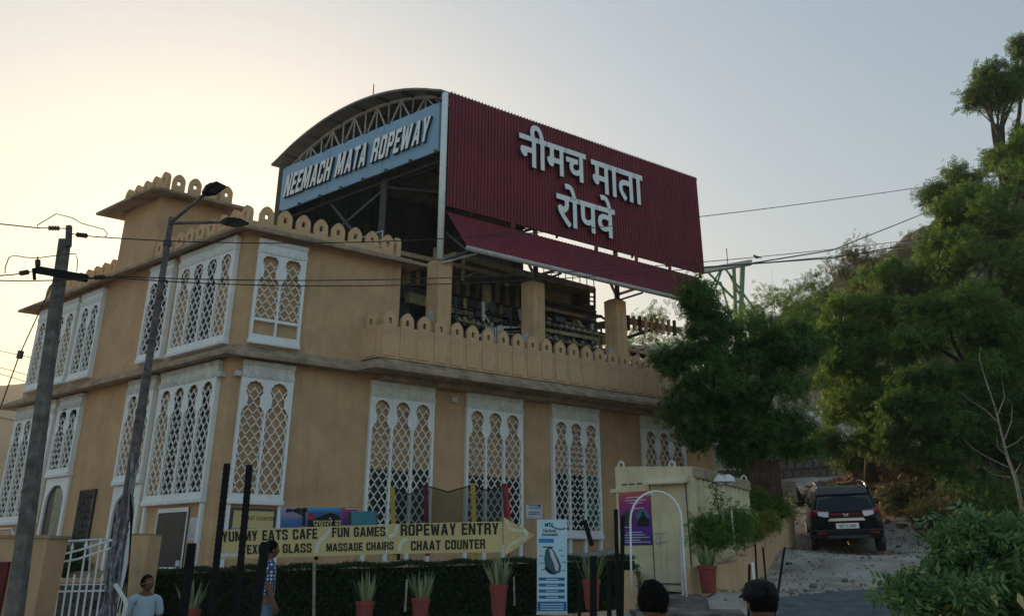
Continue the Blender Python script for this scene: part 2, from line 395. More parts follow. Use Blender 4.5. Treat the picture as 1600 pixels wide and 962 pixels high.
# ---- windows
def keyhole(wb, ht, drop):    # plate hanging from z=0 (top) down to -ht, opening cut from below
    hw = wb / 2; R = wb * .37; zc = -ht + drop + R * 2.05
    right = []
    z0 = -ht
    right += [(hw * .90, z0), (hw * .93, z0 + .035), (hw * .78, z0 + .045), (hw * .80, z0 + .085), (hw * .60, z0 + .10)]
    an = -52
    right += [(R * .72, zc - R * 1.02)]
    for k in range(9):
        t = math.radians(-42 + k * 16.2); r = R * (1.06 if k % 2 == 0 else .97); right.append((r * math.cos(t), zc + r * math.sin(t) * 1.12))
    right.append((0, zc + R * 1.28))
    poly = [(-hw, 0), (-hw, z0), ] + [(-x, z) for x, z in right[:-1]] + [right[-1]] + [(x, z) for x, z in right[-2::-1]] + [(hw, z0), (hw, 0)]
    return poly
_wc = {}
def cached(key, fn):
    if key not in _wc: _wc[key] = fn()
    return _wc[key]
def lattice_mesh(wb, h):
    mb = MB(); n = max(3, round(wb / .105)); c = wb / n; a = c / 2; P = .33; r = .014
    for k in range(n + 1):
        x0 = k * c; sg = 1 if k % 2 else -1; z = 0; pts = []
        i = 0
        while z < h:
            pts += [(x0 + sg * a, z), (x0 + sg * a, min(h, z + .035))]; z += P / 2; sg = -sg
        pts = [(min(max(x, .0), wb), z) for x, z in pts]
        for (x1, z1), (x2, z2) in zip(pts[:-1], pts[1:]):
            if abs(z2 - z1) < 1e-4 and abs(x2 - x1) < 1e-4: continue
            mb.hexa([(x1 - r, -.105, z1), (x1 + r, -.105, z1), (x1 + r, -.072, z1), (x1 - r, -.072, z1), (x2 - r, -.105, z2), (x2 + r, -.105, z2), (x2 + r, -.072, z2), (x2 - r, -.072, z2)])
    return mb.mesh('lattice', M['lattice'])
def window(side, s0, s1, z0, z1, nb, latt0=None, panes=None, name='jali_window', legs=None, dark=1.0):
    """side R: s measured from corner to right; side L: s measured from the corner to the left"""
    w_ = s1 - s0; h = z1 - z0
    if side == 'R': org = C0 + DR * s0; ang = AR
    else: org = C0 + DL * s1; ang = AL
    st = .07; mu = .05; head = .42 if h > 2.9 else .38; sill = .24
    bw = (w_ - 2 * st - (nb - 1) * mu) / nb
    def mk():
        mb = MB(); P = -.135
        mb.box(0, st, P, 0, sill, h - head); mb.box(w_ - st, w_, P, 0, sill, h - head)
        for k in range(1, nb):
            x = st + k * bw + (k - 1) * mu; mb.box(x, x + mu, P + .006, 0, sill, h - head)
        mb.box(0, w_, P - .003, 0, .115, sill - .002)                     # bottom rail
        mb.box(-.02, w_ + .02, P - .02, 0, 0, .112)
        nd = int(w_ / .085)
        for k in range(nd): x = (k + .5) * w_ / nd; mb.box(x - .022, x + .022, P - .038, P - .018, .012, .085)
        return mb.mesh('jali_window', M['frame'])
    def mkh():
        mb = MB(); P = -.15; t = h - head
        mb.box(-.01, w_ + .01, P, 0, t + .002, t + .13); mb.box(.0, w_, P + .03, 0, t + .132, t + head - .12); mb.box(-.015, w_ + .015, P + .005, 0, t + head - .118, t + head)
        nd = int(w_ / .085)
        for k in range(nd):
            x = (k + .5) * w_ / nd; mb.box(x - .02, x + .02, P - .02, P - .002, t + .03, t + .12); mb.box(x - .02, x + .02, P - .012, P + .003, t + head - .105, t + head - .015)
        return mb.mesh('header', M['frame2' if z1 < 7 else 'frame'])
    root = link(name, cached(('f', round(w_, 2), round(h, 2), nb), mk), bl, lb(Vector((org.x, org.y, z0))), ang)
    link('header', cached(('h', round(w_, 2), round(h, 2), z1 < 7), mkh), root)
    l0 = sill if latt0 is None else latt0 - z0
    tp = h - head; ph = min(.80, .24 * (tp - l0) + .33)
    def mkp():
        mb = MB(); mb.plate(keyhole(bw, ph, .10), -.122, -.108, dx=bw / 2); mb.box(.02, bw - .02, -.126, -.1225, -.07, -.05); return mb.mesh('arch_plate', M['frame'])
    lm = cached(('l', round(bw, 2), round(tp - l0, 2)), lambda: lattice_mesh(bw, tp - l0 - .1)); pm = cached(('p', round(bw, 2), round(ph, 2)), mkp)
    for k in range(nb):
        x = st + k * (bw + mu)
        link('lattice', lm, root, (x, 0, l0)); link('arch_plate', pm, root, (x, 0, tp))
        if panes and panes[k]:
            a, b, key = panes[k]
            def mkg(): m_ = MB(); m_.box(0, bw, -.008, -.001, 0, (tp - l0) * (b - a)); return m_.mesh('pane', M[key])
            link('pane', cached(('g', round(bw, 2), round((tp - l0) * (b - a), 2), key), mkg), root, (x, 0, l0 + (tp - l0) * a))
    if latt0:
        def mkr(): m_ = MB(); m_.box(0, bw, -.12, 0, 0, .07); return m_.mesh('rail', M['frame'])
        rm = cached(('r', round(bw, 2)), mkr)
        for k in range(nb): link('rail', rm, root, (st + k * (bw + mu), 0, l0 - .07))
    return root
G = (0, 1, 'glass'); H = (.0, .93, 'glass'); LO = (0, .42, 'glass')
window('R', .29, 1.53, 6.95, 9.72, 2, latt0=7.62)
window('R', .24, 1.49, 3.14, 6.52, 2)
window('R', 3.53, 5.37, 2.55, 6.42, 3, panes=[LO, LO, (.0, .44, 'glass')])
window('R', 6.37, 8.22, 2.55, 6.42, 3, panes=[LO, LO, LO])
window('R', 9.26, 11.02, 2.55, 6.42, 3, panes=[(0, .5, 'glass'), (0, .5, 'glass'), (.02, .5, 'tealglass')])
window('R', 12.78, 14.60, 2.55, 6.42, 3, panes=[None, LO, None])
window('L', .26, 2.70, 6.93, 9.80, 4, panes=[None, G, G, None])
window('L', 3.02, 4.15, 6.97, 9.78, 2, panes=[G, H])
window('L', 6.66, 7.86, 6.97, 9.72, 2, panes=[G, G])
window('L', 8.10, 10.55, 6.99, 9.70, 4, panes=[None, G, G, None])
window('L', .36, 2.78, 3.18, 6.53, 4, panes=[None, H, H, H])
window('L', 3.05, 4.32, 3.76, 6.53, 2, panes=[None, None])
window('L', 6.76, 8.02, 4.18, 6.52, 2, panes=[G, G])
window('L', 8.27, 10.75, 2.95, 6.52, 4, panes=[H, G, G, None])
# legs below lattice windows
def facade(side, s0):
    return (C0 + DR * s0, AR) if side == 'R' else (C0 + DL * s0, AL)
def fpart(name, side, s0, mb, m, z=0, parent=None):
    org, ang = facade(side, s0); return mb.build(name, m, bl if parent is None else parent, loc=lb(Vector((org.x, org.y, z))), rz=ang) if parent is None else mb.build(name, m, parent)
for s0, s1, n in ((3.53, 5.37, 3), (6.37, 8.22, 3), (9.26, 11.02, 3), (12.78, 14.6, 3)):
    for k in range(n + 1):
        fpart('window_leg', 'R', s0, MB().box((s1 - s0 - .09) * k / n, (s1 - s0 - .09) * k / n + .09, -.09, 0, 1.2, 2.548), M['frame'])
for side, s, z1 in (('R', .24, 3.138), ('R', 1.40, 3.138), ('L', .47, 3.178), ('L', 2.78, 3.178)):
    fpart('window_leg', side, s, MB().box(0, .09, -.085, 0, 1.2, z1), M['frame'])
# ticket window
tw = fpart('ticket_window', 'R', .36, MB().box(0, 1.03, -.05, 0, 2.22, 3.06), M['steeld'])
mb = MB(); mb.box(0.06, .97, -.06, -.052, 2.5, 3.0); mb.build('ticket_board', M['yellow'], tw)
mb = MB(); mb.box(.04, .34, -.066, -.0605, 2.24, 2.62); mb.box(.36, .66, -.066, -.0605, 2.24, 2.62); mb.box(.68, .97, -.066, -.0605, 2.24, 2.62); mb.build('photo_print', M['scenic'], tw)
me, bb = text_mesh('TICKET COUNTER', 'counter_lettering', M['ink'], .115, .002, .001, xs=.8); link('counter_lettering', me, tw, (.24, -.0615, 2.80))
# shop glass window
gw = fpart('shop_window', 'L', 2.18, MB().box(0, 1.25, -.03, 0, 1.74, 3.10), M['glass'])
mb = MB(); 
for a in ((0, .03, 1.74, 3.10), (1.22, 1.25, 1.74, 3.10), (.03, 1.22, 1.74, 1.77), (.03, 1.22, 3.0, 3.1)): mb.box(a[0], a[1], -.05, -.031, a[2], a[3])
mb.build('window_frame', M['frame'], gw)
MB().box(1.0, 1.16, -.035, -.0305, 1.79, 1.92).build('sticker', M['paper'], gw)
fpart('notice_sheet', 'L', .86, MB().box(0, .33, -.012, 0, 2.34, 2.85), M['paper'])
# arched doors on the left facade
def archdoor(s, wd, zt, gm):
    hw = wd / 2; zz = zt; poly = [(0, zz), (0, 1.2), (.12, 1.2)]
    poly += [(.12, zz - .75)]
    for k in range(9):
        t = math.pi - math.pi * k / 8; poly.append((hw + (hw - .12) * math.cos(t), zz - .72 + (hw - .12) * 1.05 * math.sin(t) * (1 if k % 2 else .95)))
    poly += [(wd - .12, zz - .75), (wd - .12, 1.2), (wd, 1.2), (wd, zz)]
    r = fpart('arched_door', 'L', s, MB().plate(poly[::1], -.07, -.0), M['frame'])
    MB().box(.10, wd - .10, -.012, -.002, 1.2, zz - .08).build('door_glass', M['glass'], r)
    MB().box(wd * .42, wd - .12, -.02, -.0125, 2.0, zz - .3).build('door_pane', gm, r)
archdoor(8.02, 1.26, 4.17, M['tealglass']); archdoor(4.32, 1.27, 3.75, M['tealglass'])
# carved wall screen between the doors
cs = fpart('carved_screen', 'L', 6.02, MB().box(0, .78, -.05, 0, 1.9, 3.75), M['dark'])
mb = MB()
for a in ((0, .035, 1.9, 3.75), (.745, .78, 1.9, 3.75), (.035, .745, 3.7, 3.75), (.035, .745, 1.9, 1.95)): mb.box(a[0], a[1], -.08, -.051, a[2], a[3])
for k in range(12):
    z = 2.02 + k * .145
    for x in (.09, .69): mb.sphere((x, -.06, z), .028, .02, .03, 8, 5)
for k in range(9):
    for j in range(3):
        x = .2 + j * .19 + (.05 if k % 2 else 0); z = 2.05 + k * .18
        mb.tube([(x, -.06, z), (x + .06, -.065, z + .06), (x + .02, -.06, z + .12), (x - .05, -.065, z + .07), (x, -.06, z)], .012, 5)
mb.build('carving', M['stone'], cs)
# small fittings under the ledge
for side, s in (('L', .28), ('R', .12), ('R', 5.95)):
    c = fpart('wall_light', side, s, MB().box(-.05, .09, -.16, 0, 6.1, 6.22), M['paper'])
# ================================================================== SHED over the station
U0, U1, VW, ZE, ZP = 5.5, 16.2, 8.1, 16.0, 17.05
shd = thing('ropeway_shed', 'large steel shed on the terrace with maroon sheet side, curved roof and blue gable sign', 'shed', C0)
def ls(u, v, z): return lb(W(u, v, z))
RR = ((VW / 2) ** 2 + (ZP - ZE) ** 2) / (2 * (ZP - ZE))
def arcz(v, r=RR, dz=0): return ZE - (RR - (ZP - ZE)) + math.sqrt(max(0, r * r - (v - VW / 2) ** 2)) + dz
# maroon sheets
def sheet_mesh(wd, h, slope, m, name, pitch=.125):
    mb = MB(); n = int(round(wd / pitch)); p = wd / n; pr = []
    for k in range(n):
        x = k * p; pr += [(x, 0), (x + p * .55, 0), (x + p * .66, -.03), (x + p * .89, -.03)]
    pr.append((wd, 0))
    b = []
    for x, y in pr: b.append((x, y, 0))
    for x, y in pr: b.append((x, y, h))
    k = len(pr); sx, sy = slope
    b = b[:k] + [(x + sx, y + sy, z) for x, y, z in b[k:]]
    mb.add(b, [(i, i + 1, k + i + 1, k + i) for i in range(k - 1)])
    mb.add([(x, y + .004, z) for x, y, z in b], [(k + i, k + i + 1, i + 1, i) for i in range(k - 1)])
    return mb.mesh(name, m)
nsh = 11; sw = (U1 - U0) / nsh
rs = sheet_mesh(sw - .004, 16.02 - 12.05, (0, 0), M['red'], 'wall_sheet')
for k in range(nsh): link('wall_sheet', rs, shd, ls(U0 + .05 + k * sw, -.06, 12.05), AR)
# awning: slopes down and outward along -DL
AVD = .82; dd = (-DL) * AVD; lx = dd.dot(DR); ly = -dd.dot(NR)     # local x,y of the outer edge
saw = (15.72 - U0) / nsh; aw_m = sheet_mesh(saw - .004, 1.33, (0, 0), M['red'], 'awning_sheet')
co = np.empty(len(aw_m.vertices) * 3, 'f'); aw_m.vertices.foreach_get('co', co); co = co.reshape(-1, 3)
t_ = 1 - co[:, 2] / 1.33; co[:, 0] += t_ * lx; co[:, 1] += t_ * ly; aw_m.vertices.foreach_set('co', co.ravel()); aw_m.update()
for k in range(nsh): link('awning_sheet', aw_m, shd, ls(U0 + .02 + k * saw, -.10, 10.50), AR)
g0 = ls(U0, -.10 - AVD, 10.45); g1 = ls(15.72, -.10 - AVD, 10.45)
MB().tube([g0, g1], .075, 10).build('gutter', M['steelw'], shd, smooth=True)
for u in (5.6, 8.9, 12.2, 15.2):
    MB().bar(ls(u, 0, 10.3), ls(u - .0, -.85, 10.38), .05).bar(ls(u, 0, 11.2), ls(u, -.8, 10.45), .05).build('awning_bracket', M['steeld'], shd)
# silver corner post and standoffs
MB().tube([ls(5.42, -.02, 10.28), ls(5.42, -.02, 15.95)], .10, 12).build('corner_post', M['frame'], shd, smooth=True)
for z in (12.3, 13.4, 14.5, 15.3): MB().bar(ls(5.42, .0, z), ls(5.62, -.03, z), .05).build('post_clamp', M['steeld'], shd)
# roof
def roof_mesh():
    mb = MB(); n = 26; us = np.linspace(U0 - .28, U1 + .1, 2)
    pts = [(-.06 + (VW + .12) * i / n) for i in range(n + 1)]
    v_ = []
    for dz in (0.03, -.05):
        for u in us: v_ += [ls(u, v, arcz(min(max(v, 0), VW)) + dz) for v in pts]
    k = n + 1; f = []
    for i in range(n):
        f += [(i, i + 1, k + i + 1, k + i), (2 * k + k + i, 2 * k + k + i + 1, 2 * k + i + 1, 2 * k + i), (i, 2 * k + i, 2 * k + i + 1, i + 1), (k + i, k + i + 1, 3 * k + i + 1, 3 * k + i)]
    f += [(0, k, 3 * k, 2 * k), (n, 2 * k + n, 3 * k + n, k + n)]
    return mb.add(v_, f)
roof_mesh().build('curved_roof', M['greysheet'], shd)
mb = MB()
for k in range(86):
    u = U0 + .1 + k * (U1 - U0) / 86; mb.bar(ls(u, -.07, 15.99), ls(u, -.07, 16.05), .05, .05)
mb.build('eave_flashing', M['greysheet'], shd, kind='stuff')
# trusses at several stations
def truss(u, m):
    mb = MB(); P = [ls(u, v, arcz(v) - .12) for v in np.linspace(.1, VW - .1, 15)]
    for a, b in zip(P[:-1], P[1:]): mb.bar(a, b, .09)
    N = 14
    B = [ls(u, .15 + (VW - .3) * i / N, 15.75) for i in range(N + 1)]
    mb.bar(B[0], B[-1], .08)
    for i in range(N + 1):
        v = .15 + (VW - .3) * i / N; top = ls(u, v, arcz(v) - .12)
        if (top - B[i]).length > .15: mb.bar(B[i], top, .045)
        if i < N:
            v2 = .15 + (VW - .3) * (i + 1) / N
            a, b = (B[i], ls(u, v2, arcz(v2) - .12)) if i % 2 else (ls(u, v, arcz(v) - .12), B[i + 1])
            mb.bar(a, b, .05)
    return mb.build('roof_truss', m, shd)
truss(5.80, M['steelw'])
for u in (8.9, 12.2, 16.0): truss(u, M['steeld'])
for v in np.linspace(.6, VW - .6, 7): MB().bar(ls(U0 - .2, v, arcz(v) - .09), ls(U1, v, arcz(v) - .09), .05, .07).build('purlin', M['steeld'], shd)
# back wall
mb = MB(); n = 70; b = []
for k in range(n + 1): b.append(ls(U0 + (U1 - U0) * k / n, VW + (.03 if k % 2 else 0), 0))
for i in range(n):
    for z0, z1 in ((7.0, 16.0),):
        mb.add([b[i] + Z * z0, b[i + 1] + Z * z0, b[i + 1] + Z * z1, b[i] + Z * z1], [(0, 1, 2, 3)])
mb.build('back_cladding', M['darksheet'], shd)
# dark cladding round the lift hall behind the left bay
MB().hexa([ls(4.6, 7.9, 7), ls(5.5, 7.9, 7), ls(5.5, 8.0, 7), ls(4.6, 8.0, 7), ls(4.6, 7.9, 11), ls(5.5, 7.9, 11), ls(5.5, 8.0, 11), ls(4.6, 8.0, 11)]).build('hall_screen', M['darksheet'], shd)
# steel columns at the back and middle
for u in (5.7, 8.9, 12.2, 16.0):
    MB().bar(ls(u, VW - .2, 7), ls(u, VW - .2, 16), .22).build('steel_column', M['steeld'], shd)
MB().bar(ls(5.6, VW - .05, 10.05), ls(5.6, VW - .05, 16), .26, .2).build('gable_post', M['steeld'], shd)
for v in (3.07,): MB().bar(ls(5.9, v, 7), ls(5.9, v, 15.7), .2).build('steel_column', M['steeld'], shd)
mb = MB(); mb.bar(ls(5.9, 3.07, 13.6), ls(5.9, 6.6, 12.1), .09).bar(ls(5.9, 3.07, 13.7), ls(8.9, .3, 13.2), .09).bar(ls(5.9, 5.6, 13.8), ls(5.9, 4.0, 12.0), .09)
mb.bar(ls(5.9, .3, 13.9), ls(5.9, 7.8, 13.9), .1).bar(ls(5.9, 7.9, 11.7), ls(15.9, 7.9, 11.7), .1); mb.build('bracing', M['steeld'], shd)
for u in np.arange(6.5, 16.2, 1.6):
    MB().bar(ls(u, .05, 12.0), ls(u, .05, 15.95), .08).build('wall_stud', M['steeld'], shd)
MB().bar(ls(5.6, .05, 12.14), ls(16.1, .05, 12.14), .1).bar(ls(5.6, .03, 15.9), ls(16.1, .03, 15.9), .1).build('girt', M['steeld'], shd)
# short hangers across the light slot
for u in (7.9, 11.2, 12.95, 14.5, 16.0): MB().bar(ls(u, -.06, 11.85), ls(u, -.06, 12.1), .12).build('hanger', M['red'], shd)
# gable sign
sg = MB(); sg.hexa([ls(5.43, .22, 13.98), ls(5.43, 7.74, 13.98), ls(5.5, 7.74, 13.98), ls(5.5, .22, 13.98), ls(5.43, .22, 15.74), ls(5.43, 7.74, 15.76), ls(5.5, 7.74, 15.76), ls(5.5, .22, 15.74)])
sgo = sg.build('gable_sign', M['blue'], shd)
for i in range(8):
    v = .3 + i * 1.05; MB().bar(ls(5.42, v, 13.9), ls(5.42, v, 14.02), .1).build('sign_clip', M['steeld'], shd); MB().bar(ls(5.42, v, 15.72), ls(5.42, v, 15.98 if v < 7.6 else 15.8), .07).build('sign_clip', M['steeld'], shd)
for v in (2.6, 5.2): MB().bar(ls(5.427, v, 13.99), ls(5.427, v, 15.73), .006).build('sign_joint', M['steeld'], sgo)
# sign letters: local x = -DL direction, from v=7.4 to v=.55
LET = 'NEEMACH MATA ROPEWAY'; adv = {' ': .20}
widths = {'M': .52, 'W': .58, 'A': .40, 'N': .40, 'H': .39, 'C': .37, 'R': .38, 'O': .38, 'P': .36, 'E': .32, 'T': .34, 'Y': .38, ' ': .24}
tot = sum(widths[c] for c in LET); sc_ = (7.38 - .48) / tot; x = 0; v_start = 7.42
zl0 = 14.42; HL = .86
def mir(p_): return [(1 - x_, z_) for x_, z_ in p_][::-1]
GL = {'N': [[(0,0),(0,1),(.36,1),(.70,.36),(.70,1),(1,1),(1,0),(.64,0),(.30,.64),(.30,0)]],
 'E': [[(0,0),(0,1),(1,1),(1,.82),(.38,.82),(.38,.60),(.9,.60),(.9,.42),(.38,.42),(.38,.18),(1,.18),(1,0)]],
 'M': [[(0,0),(0,1),(.32,1),(.5,.40),(.68,1),(1,1),(1,0),(.76,0),(.76,.60),(.58,.06),(.42,.06),(.24,.60),(.24,0)]],
 'C': [[(1,.64),(1,.84),(.84,1),(.16,1),(0,.84),(0,.16),(.16,0),(.84,0),(1,.16),(1,.36),(.67,.36),(.67,.18),(.34,.18),(.34,.82),(.67,.82),(.67,.64)]],
 'H': [[(0,0),(0,1),(.34,1),(.34,.6),(.66,.6),(.66,1),(1,1),(1,0),(.66,0),(.66,.42),(.34,.42),(.34,0)]],
 'T': [[(0,1),(1,1),(1,.82),(.67,.82),(.67,0),(.33,0),(.33,.82),(0,.82)]],
 'R': [[(0,0),(0,1),(.5,1),(.5,.82),(.34,.82),(.34,.58),(.5,.58),(.5,.40),(.34,.40),(.34,0)], [(.5,1),(.84,1),(1,.86),(1,.6),(.86,.49),(1,.38),(1,0),(.67,0),(.67,.36),(.62,.40),(.5,.40),(.5,.58),(.66,.58),(.66,.82),(.5,.82)]],
 'P': [[(0,0),(0,1),(.5,1),(.5,.82),(.34,.82),(.34,.56),(.5,.56),(.5,.38),(.34,.38),(.34,0)], [(.5,1),(.84,1),(1,.86),(1,.54),(.84,.38),(.5,.38),(.5,.56),(.66,.56),(.66,.82),(.5,.82)]],
 'W': [[(0,1),(.26,1),(.33,.36),(.42,.92),(.58,.92),(.67,.36),(.74,1),(1,1),(.84,0),(.60,0),(.5,.5),(.4,0),(.16,0)]],
 'Y': [[(0,1),(.34,1),(.5,.64),(.66,1),(1,1),(.67,.38),(.67,0),(.33,0),(.33,.38)]]}
_a = [(0,0),(.32,1),(.5,1),(.5,.72),(.42,.38),(.5,.38),(.5,.2),(.36,.2),(.31,0)]; GL['A'] = [_a, mir(_a)]
_o = [(0,.16),(0,.84),(.16,1),(.5,1),(.5,.82),(.34,.82),(.34,.18),(.5,.18),(.5,0),(.16,0)]; GL['O'] = [_o, mir(_o)]
GL['U'] = [[(0,1),(.33,1),(.33,.18),(.67,.18),(.67,1),(1,1),(1,.14),(.84,0),(.16,0),(0,.14)]]
GL['S'] = [[(0,.14),(0,.34),(.32,.34),(.32,.18),(.67,.18),(.67,.40),(.14,.52),(0,.64),(0,.86),(.16,1),(.84,1),(1,.86),(1,.68),(.68,.68),(.68,.82),(.33,.82),(.33,.62),(.86,.50),(1,.38),(1,.14),(.84,0),(.16,0)]]
GL['F'] = [[(0,0),(0,1),(1,1),(1,.82),(.38,.82),(.38,.58),(.9,.58),(.9,.40),(.38,.40),(.38,0)]]
GL['X'] = [[(0,0),(.32,.52),(.02,1),(.36,1),(.5,.72),(.64,1),(.98,1),(.68,.52),(1,0),(.66,0),(.5,.30),(.34,0)]]
GL['I'] = [[(0,0),(0,1),(1,1),(1,0)]]
GL['G'] = [[(1,.64),(1,.84),(.84,1),(.16,1),(0,.84),(0,.16),(.16,0),(.84,0),(1,.16),(1,.54),(.52,.54),(.52,.38),(.68,.38),(.68,.18),(.34,.18),(.34,.82),(.67,.82),(.67,.64)]]
GL['L'] = [[(0,0),(0,1),(.38,1),(.38,.18),(1,.18),(1,0)]]
def letter_mesh(ch, wl, hl):
    mb = MB()
    for poly in GL[ch]: mb.plate([(x_ * wl + z_ * .15, z_ * hl) for x_, z_ in poly], -.05, .05)
    me = mb.mesh('letter', [M['white'], M['letterside']])
    for p in me.polygons: p.material_index = 0 if abs(p.normal.y) > .9 else 1
    return me
for ch in LET:
    wl = widths[ch] * sc_
    if ch != ' ': link('letter', letter_mesh(ch, wl * .84, HL), shd, ls(5.36, v_start - x, zl0), AL)
    x += wl
# Devanagari words on the maroon side
def hindi(word, s0, s1, zt, zb_frac_h, hgt):
    me, bb = text_mesh(word, 'hindi_word', M['white'], 1.0, .020, .05, side=M['letterside'])
    co = np.empty(len(me.vertices) * 3, 'f'); me.vertices.foreach_get('co', co); co = co.reshape(-1, 3)
    k = (s1 - s0) / (bb[1] - bb[0]); kz = hgt / (bb[3] - bb[2])
    co[:, 0] = (co[:, 0] - bb[0]) * k; co[:, 2] = (co[:, 2] - bb[3]) * kz
    me.vertices.foreach_set('co', co.ravel()); me.update()
    link('hindi_word', me, shd, lb(C0 + DR * s0 + NR * .17 + Z * zt), AR)
def sR(px, py): return onpl(px, py, C0 + NR * .17, DR)
HW = []
for wd, (xa, ya), (xb, yb), (tx, ty), (bx, by) in (('नीमच', (810, 212), (914, 248), (840, 199), (836, 264)), ('माता', (922, 252), (1002, 277), (960, 262), (985, 318)), ('रोपवे', (868, 303), (959, 330), (884, 288), (952, 374))):
    s0 = sR(xa, ya)[0]; s1 = sR(xb, yb)[0]; zt = sR(tx, ty)[1]; zb = sR(bx, by)[1]; HW.append((wd, round(s0, 2), round(s1, 2), round(zt, 2), round(zb, 2)))
    hindi(wd, s0, s1, zt, 0, zt - zb)
print('HW', HW)
# pillars
for i, u in enumerate((5.42, 8.70, 12.02)):
    p = [(u, 0), (u + .43, 0), (u + .43, .45), (u, .45)]
    pl = MB().prism([ls(a, b, 0) for a, b in p], 6.95, 10.28)
    q0 = [ls(a, b, 10.28) for a, b in p]; c_ = ls(u + .215, .22, 10.36); q1 = [c_ + (k - c_) * .55 for k in q0]
    for k in range(4): q1[k].z = 10.36
    pl.hexa([Vector(k) + Z * .001 for k in q0] + q1)
    po = pl.build('pillar', M['plaster2'], shd)
    n_ = MB().box(0, .2, -.006, 0, 0, .26); n_.build('notice', M['paper'], po, loc=ls(u, .38, 8.35 if i else 8.5), rz=AL)
    if i: MB().tube([ls(u, -.0, 10.3), ls(u, 0, 10.2)], .01).tube([ls(u + .2, -.015, 8), ls(u + .2, -.015, 9.9)], .012).build('conduit', M['plaster2'], po)
for u in (8.9, 12.2):
    MB().bar(ls(u, .1, 10.3), ls(u, .1, 12.1), .16).build('post', M['steeld'], shd)
    MB().bar(ls(u, .1, 10.5), ls(u + .8, -.3, 10.9), .08).bar(ls(u, .1, 10.4), ls(u - .5, .1, 11.3), .07).build('strut', M['steelw'], shd)
MB().bar(ls(5.5, 0, 10.2), ls(6.0, -.75, 10.42), .05).build('lamp_arm', M['steelw'], shd)
# ================================================================== ROPEWAY MACHINERY
mc = thing('ropeway_drive', 'cream and dark grey ropeway machinery on the terrace behind the pillars', 'machinery', C0)
def beam(name, a, b, w_, h_, m): return MB().bar(ls(*a), ls(*b), w_, h_).build(name, m, mc)
def mp(px, py, v, dv=0):
    u_, z_ = onpl(px, py, C0 + DL * v, DR); return ls(u_, v + dv, z_)
def pq4(name, pts, v, th, m):      # upright plate on the plane v, from its four outline points
    a_ = [mp(x, y, v) for x, y in pts]; k_ = DL * th
    return MB().hexa([a_[0], a_[1], a_[1] + k_, a_[0] + k_, a_[3], a_[2], a_[2] + k_, a_[3] + k_]).build(name, m, mc)
pq4('main_girder', [(640, 442), (838, 486), (838, 458), (640, 412)], 2.3, .3, M['cream'])
for k in range(13): x_ = 645 + k * 15.5; y_ = 412 + (x_ - 640) * .232; pq4('stiffener', [(x_, y_ + 31), (x_ + 5, y_ + 32), (x_ + 5, y_ - 1), (x_, y_ - 2)], 2.2, .1, M['steeld'])
pq4('walkway_edge', [(712, 402), (838, 437), (838, 427), (712, 393)], 1.3, .9, M['cream'])
pq4('walkway_edge', [(838, 436), (930, 456), (930, 448), (838, 424)], 1.2, 1.3, M['cream'])
pq4('lower_girder', [(640, 472), (792, 512), (792, 499), (640, 455)], 1.9, .2, M['cream'])
pq4('upright_plate', [(757, 494), (768, 496), (768, 446), (757, 443)], 1.7, .1, M['cream'])
pq4('plate_girder', [(845, 466), (914, 484), (914, 462), (845, 443)], 1.9, .12, M['cream'])
pq4('end_plate', [(905, 482), (922, 486), (922, 455), (905, 450)], 1.6, .3, M['bark'])
for y_ in (466, 478, 494): pq4('long_beam', [(845, y_ + 4), (932, y_ + 24), (932, y_ + 19), (845, y_ - 1)], 1.5, .12, M['cream'] if y_ > 470 else M['steeld'])
pq4('dark_backing', [(640, 540), (838, 566), (838, 500), (640, 478)], 4.6, .3, M['dark'])  # this and the next: near-black backing added to block sky and darken the depth
pq4('dark_backing', [(838, 570), (930, 585), (930, 478), (838, 452)], 3.4, 1.2, M['dark'])
pq4('dark_beam', [(690, 520), (838, 535), (838, 505), (690, 508)], 1.5, .4, M['steeld'])
pq4('dark_beam', [(845, 560), (925, 570), (925, 518), (845, 508)], 2.4, .4, M['steeld'])
pq4('dark_beam', [(926, 515), (950, 512), (950, 500), (926, 505)], 1.2, .4, M['steeld'])
pq4('cream_gusset', [(914, 520), (926, 526), (905, 500), (900, 498)], 1.1, .05, M['cream'])
pq4('cream_gusset', [(930, 535), (948, 538), (948, 522), (930, 518)], 1.4, .3, M['cream'])
pq4('outrigger', [(980, 504), (1065, 520), (1065, 512), (980, 495)], 1.2, .15, M['cream'])
pq4('outrigger', [(978, 548), (1075, 556), (1075, 544), (978, 538)], 1.6, .9, M['steelw'])
for k in range(9): x_ = 982 + k * 9; pq4('outrigger_post', [(x_, 516 + k), (x_ + 3, 516 + k), (x_ + 2, 492 + k), (x_ - 1, 492 + k)], 1.1, .06, random.choice([M['cream'], M['bark'], M['steelw']]))
pq4('outrigger_brace', [(980, 530), (1040, 510), (1040, 505), (980, 525)], 1.3, .08, M['bark'])
pq4('ladder_frame', [(919, 482), (921, 482), (921, 450), (919, 450)], .9, .05, M['steeld']); pq4('ladder_frame', [(929, 484), (931, 484), (931, 450), (929, 450)], .9, .05, M['steeld'])
for y_ in (456, 463, 470, 477): pq4('ladder_rung', [(921, y_ + 1), (929, y_ + 2), (929, y_), (921, y_ - 1)], .9, .03, M['steeld'])
def beam(name, a, b, w_, h_, m): return MB().bar(ls(*a), ls(*b), w_, h_).build(name, m, mc)
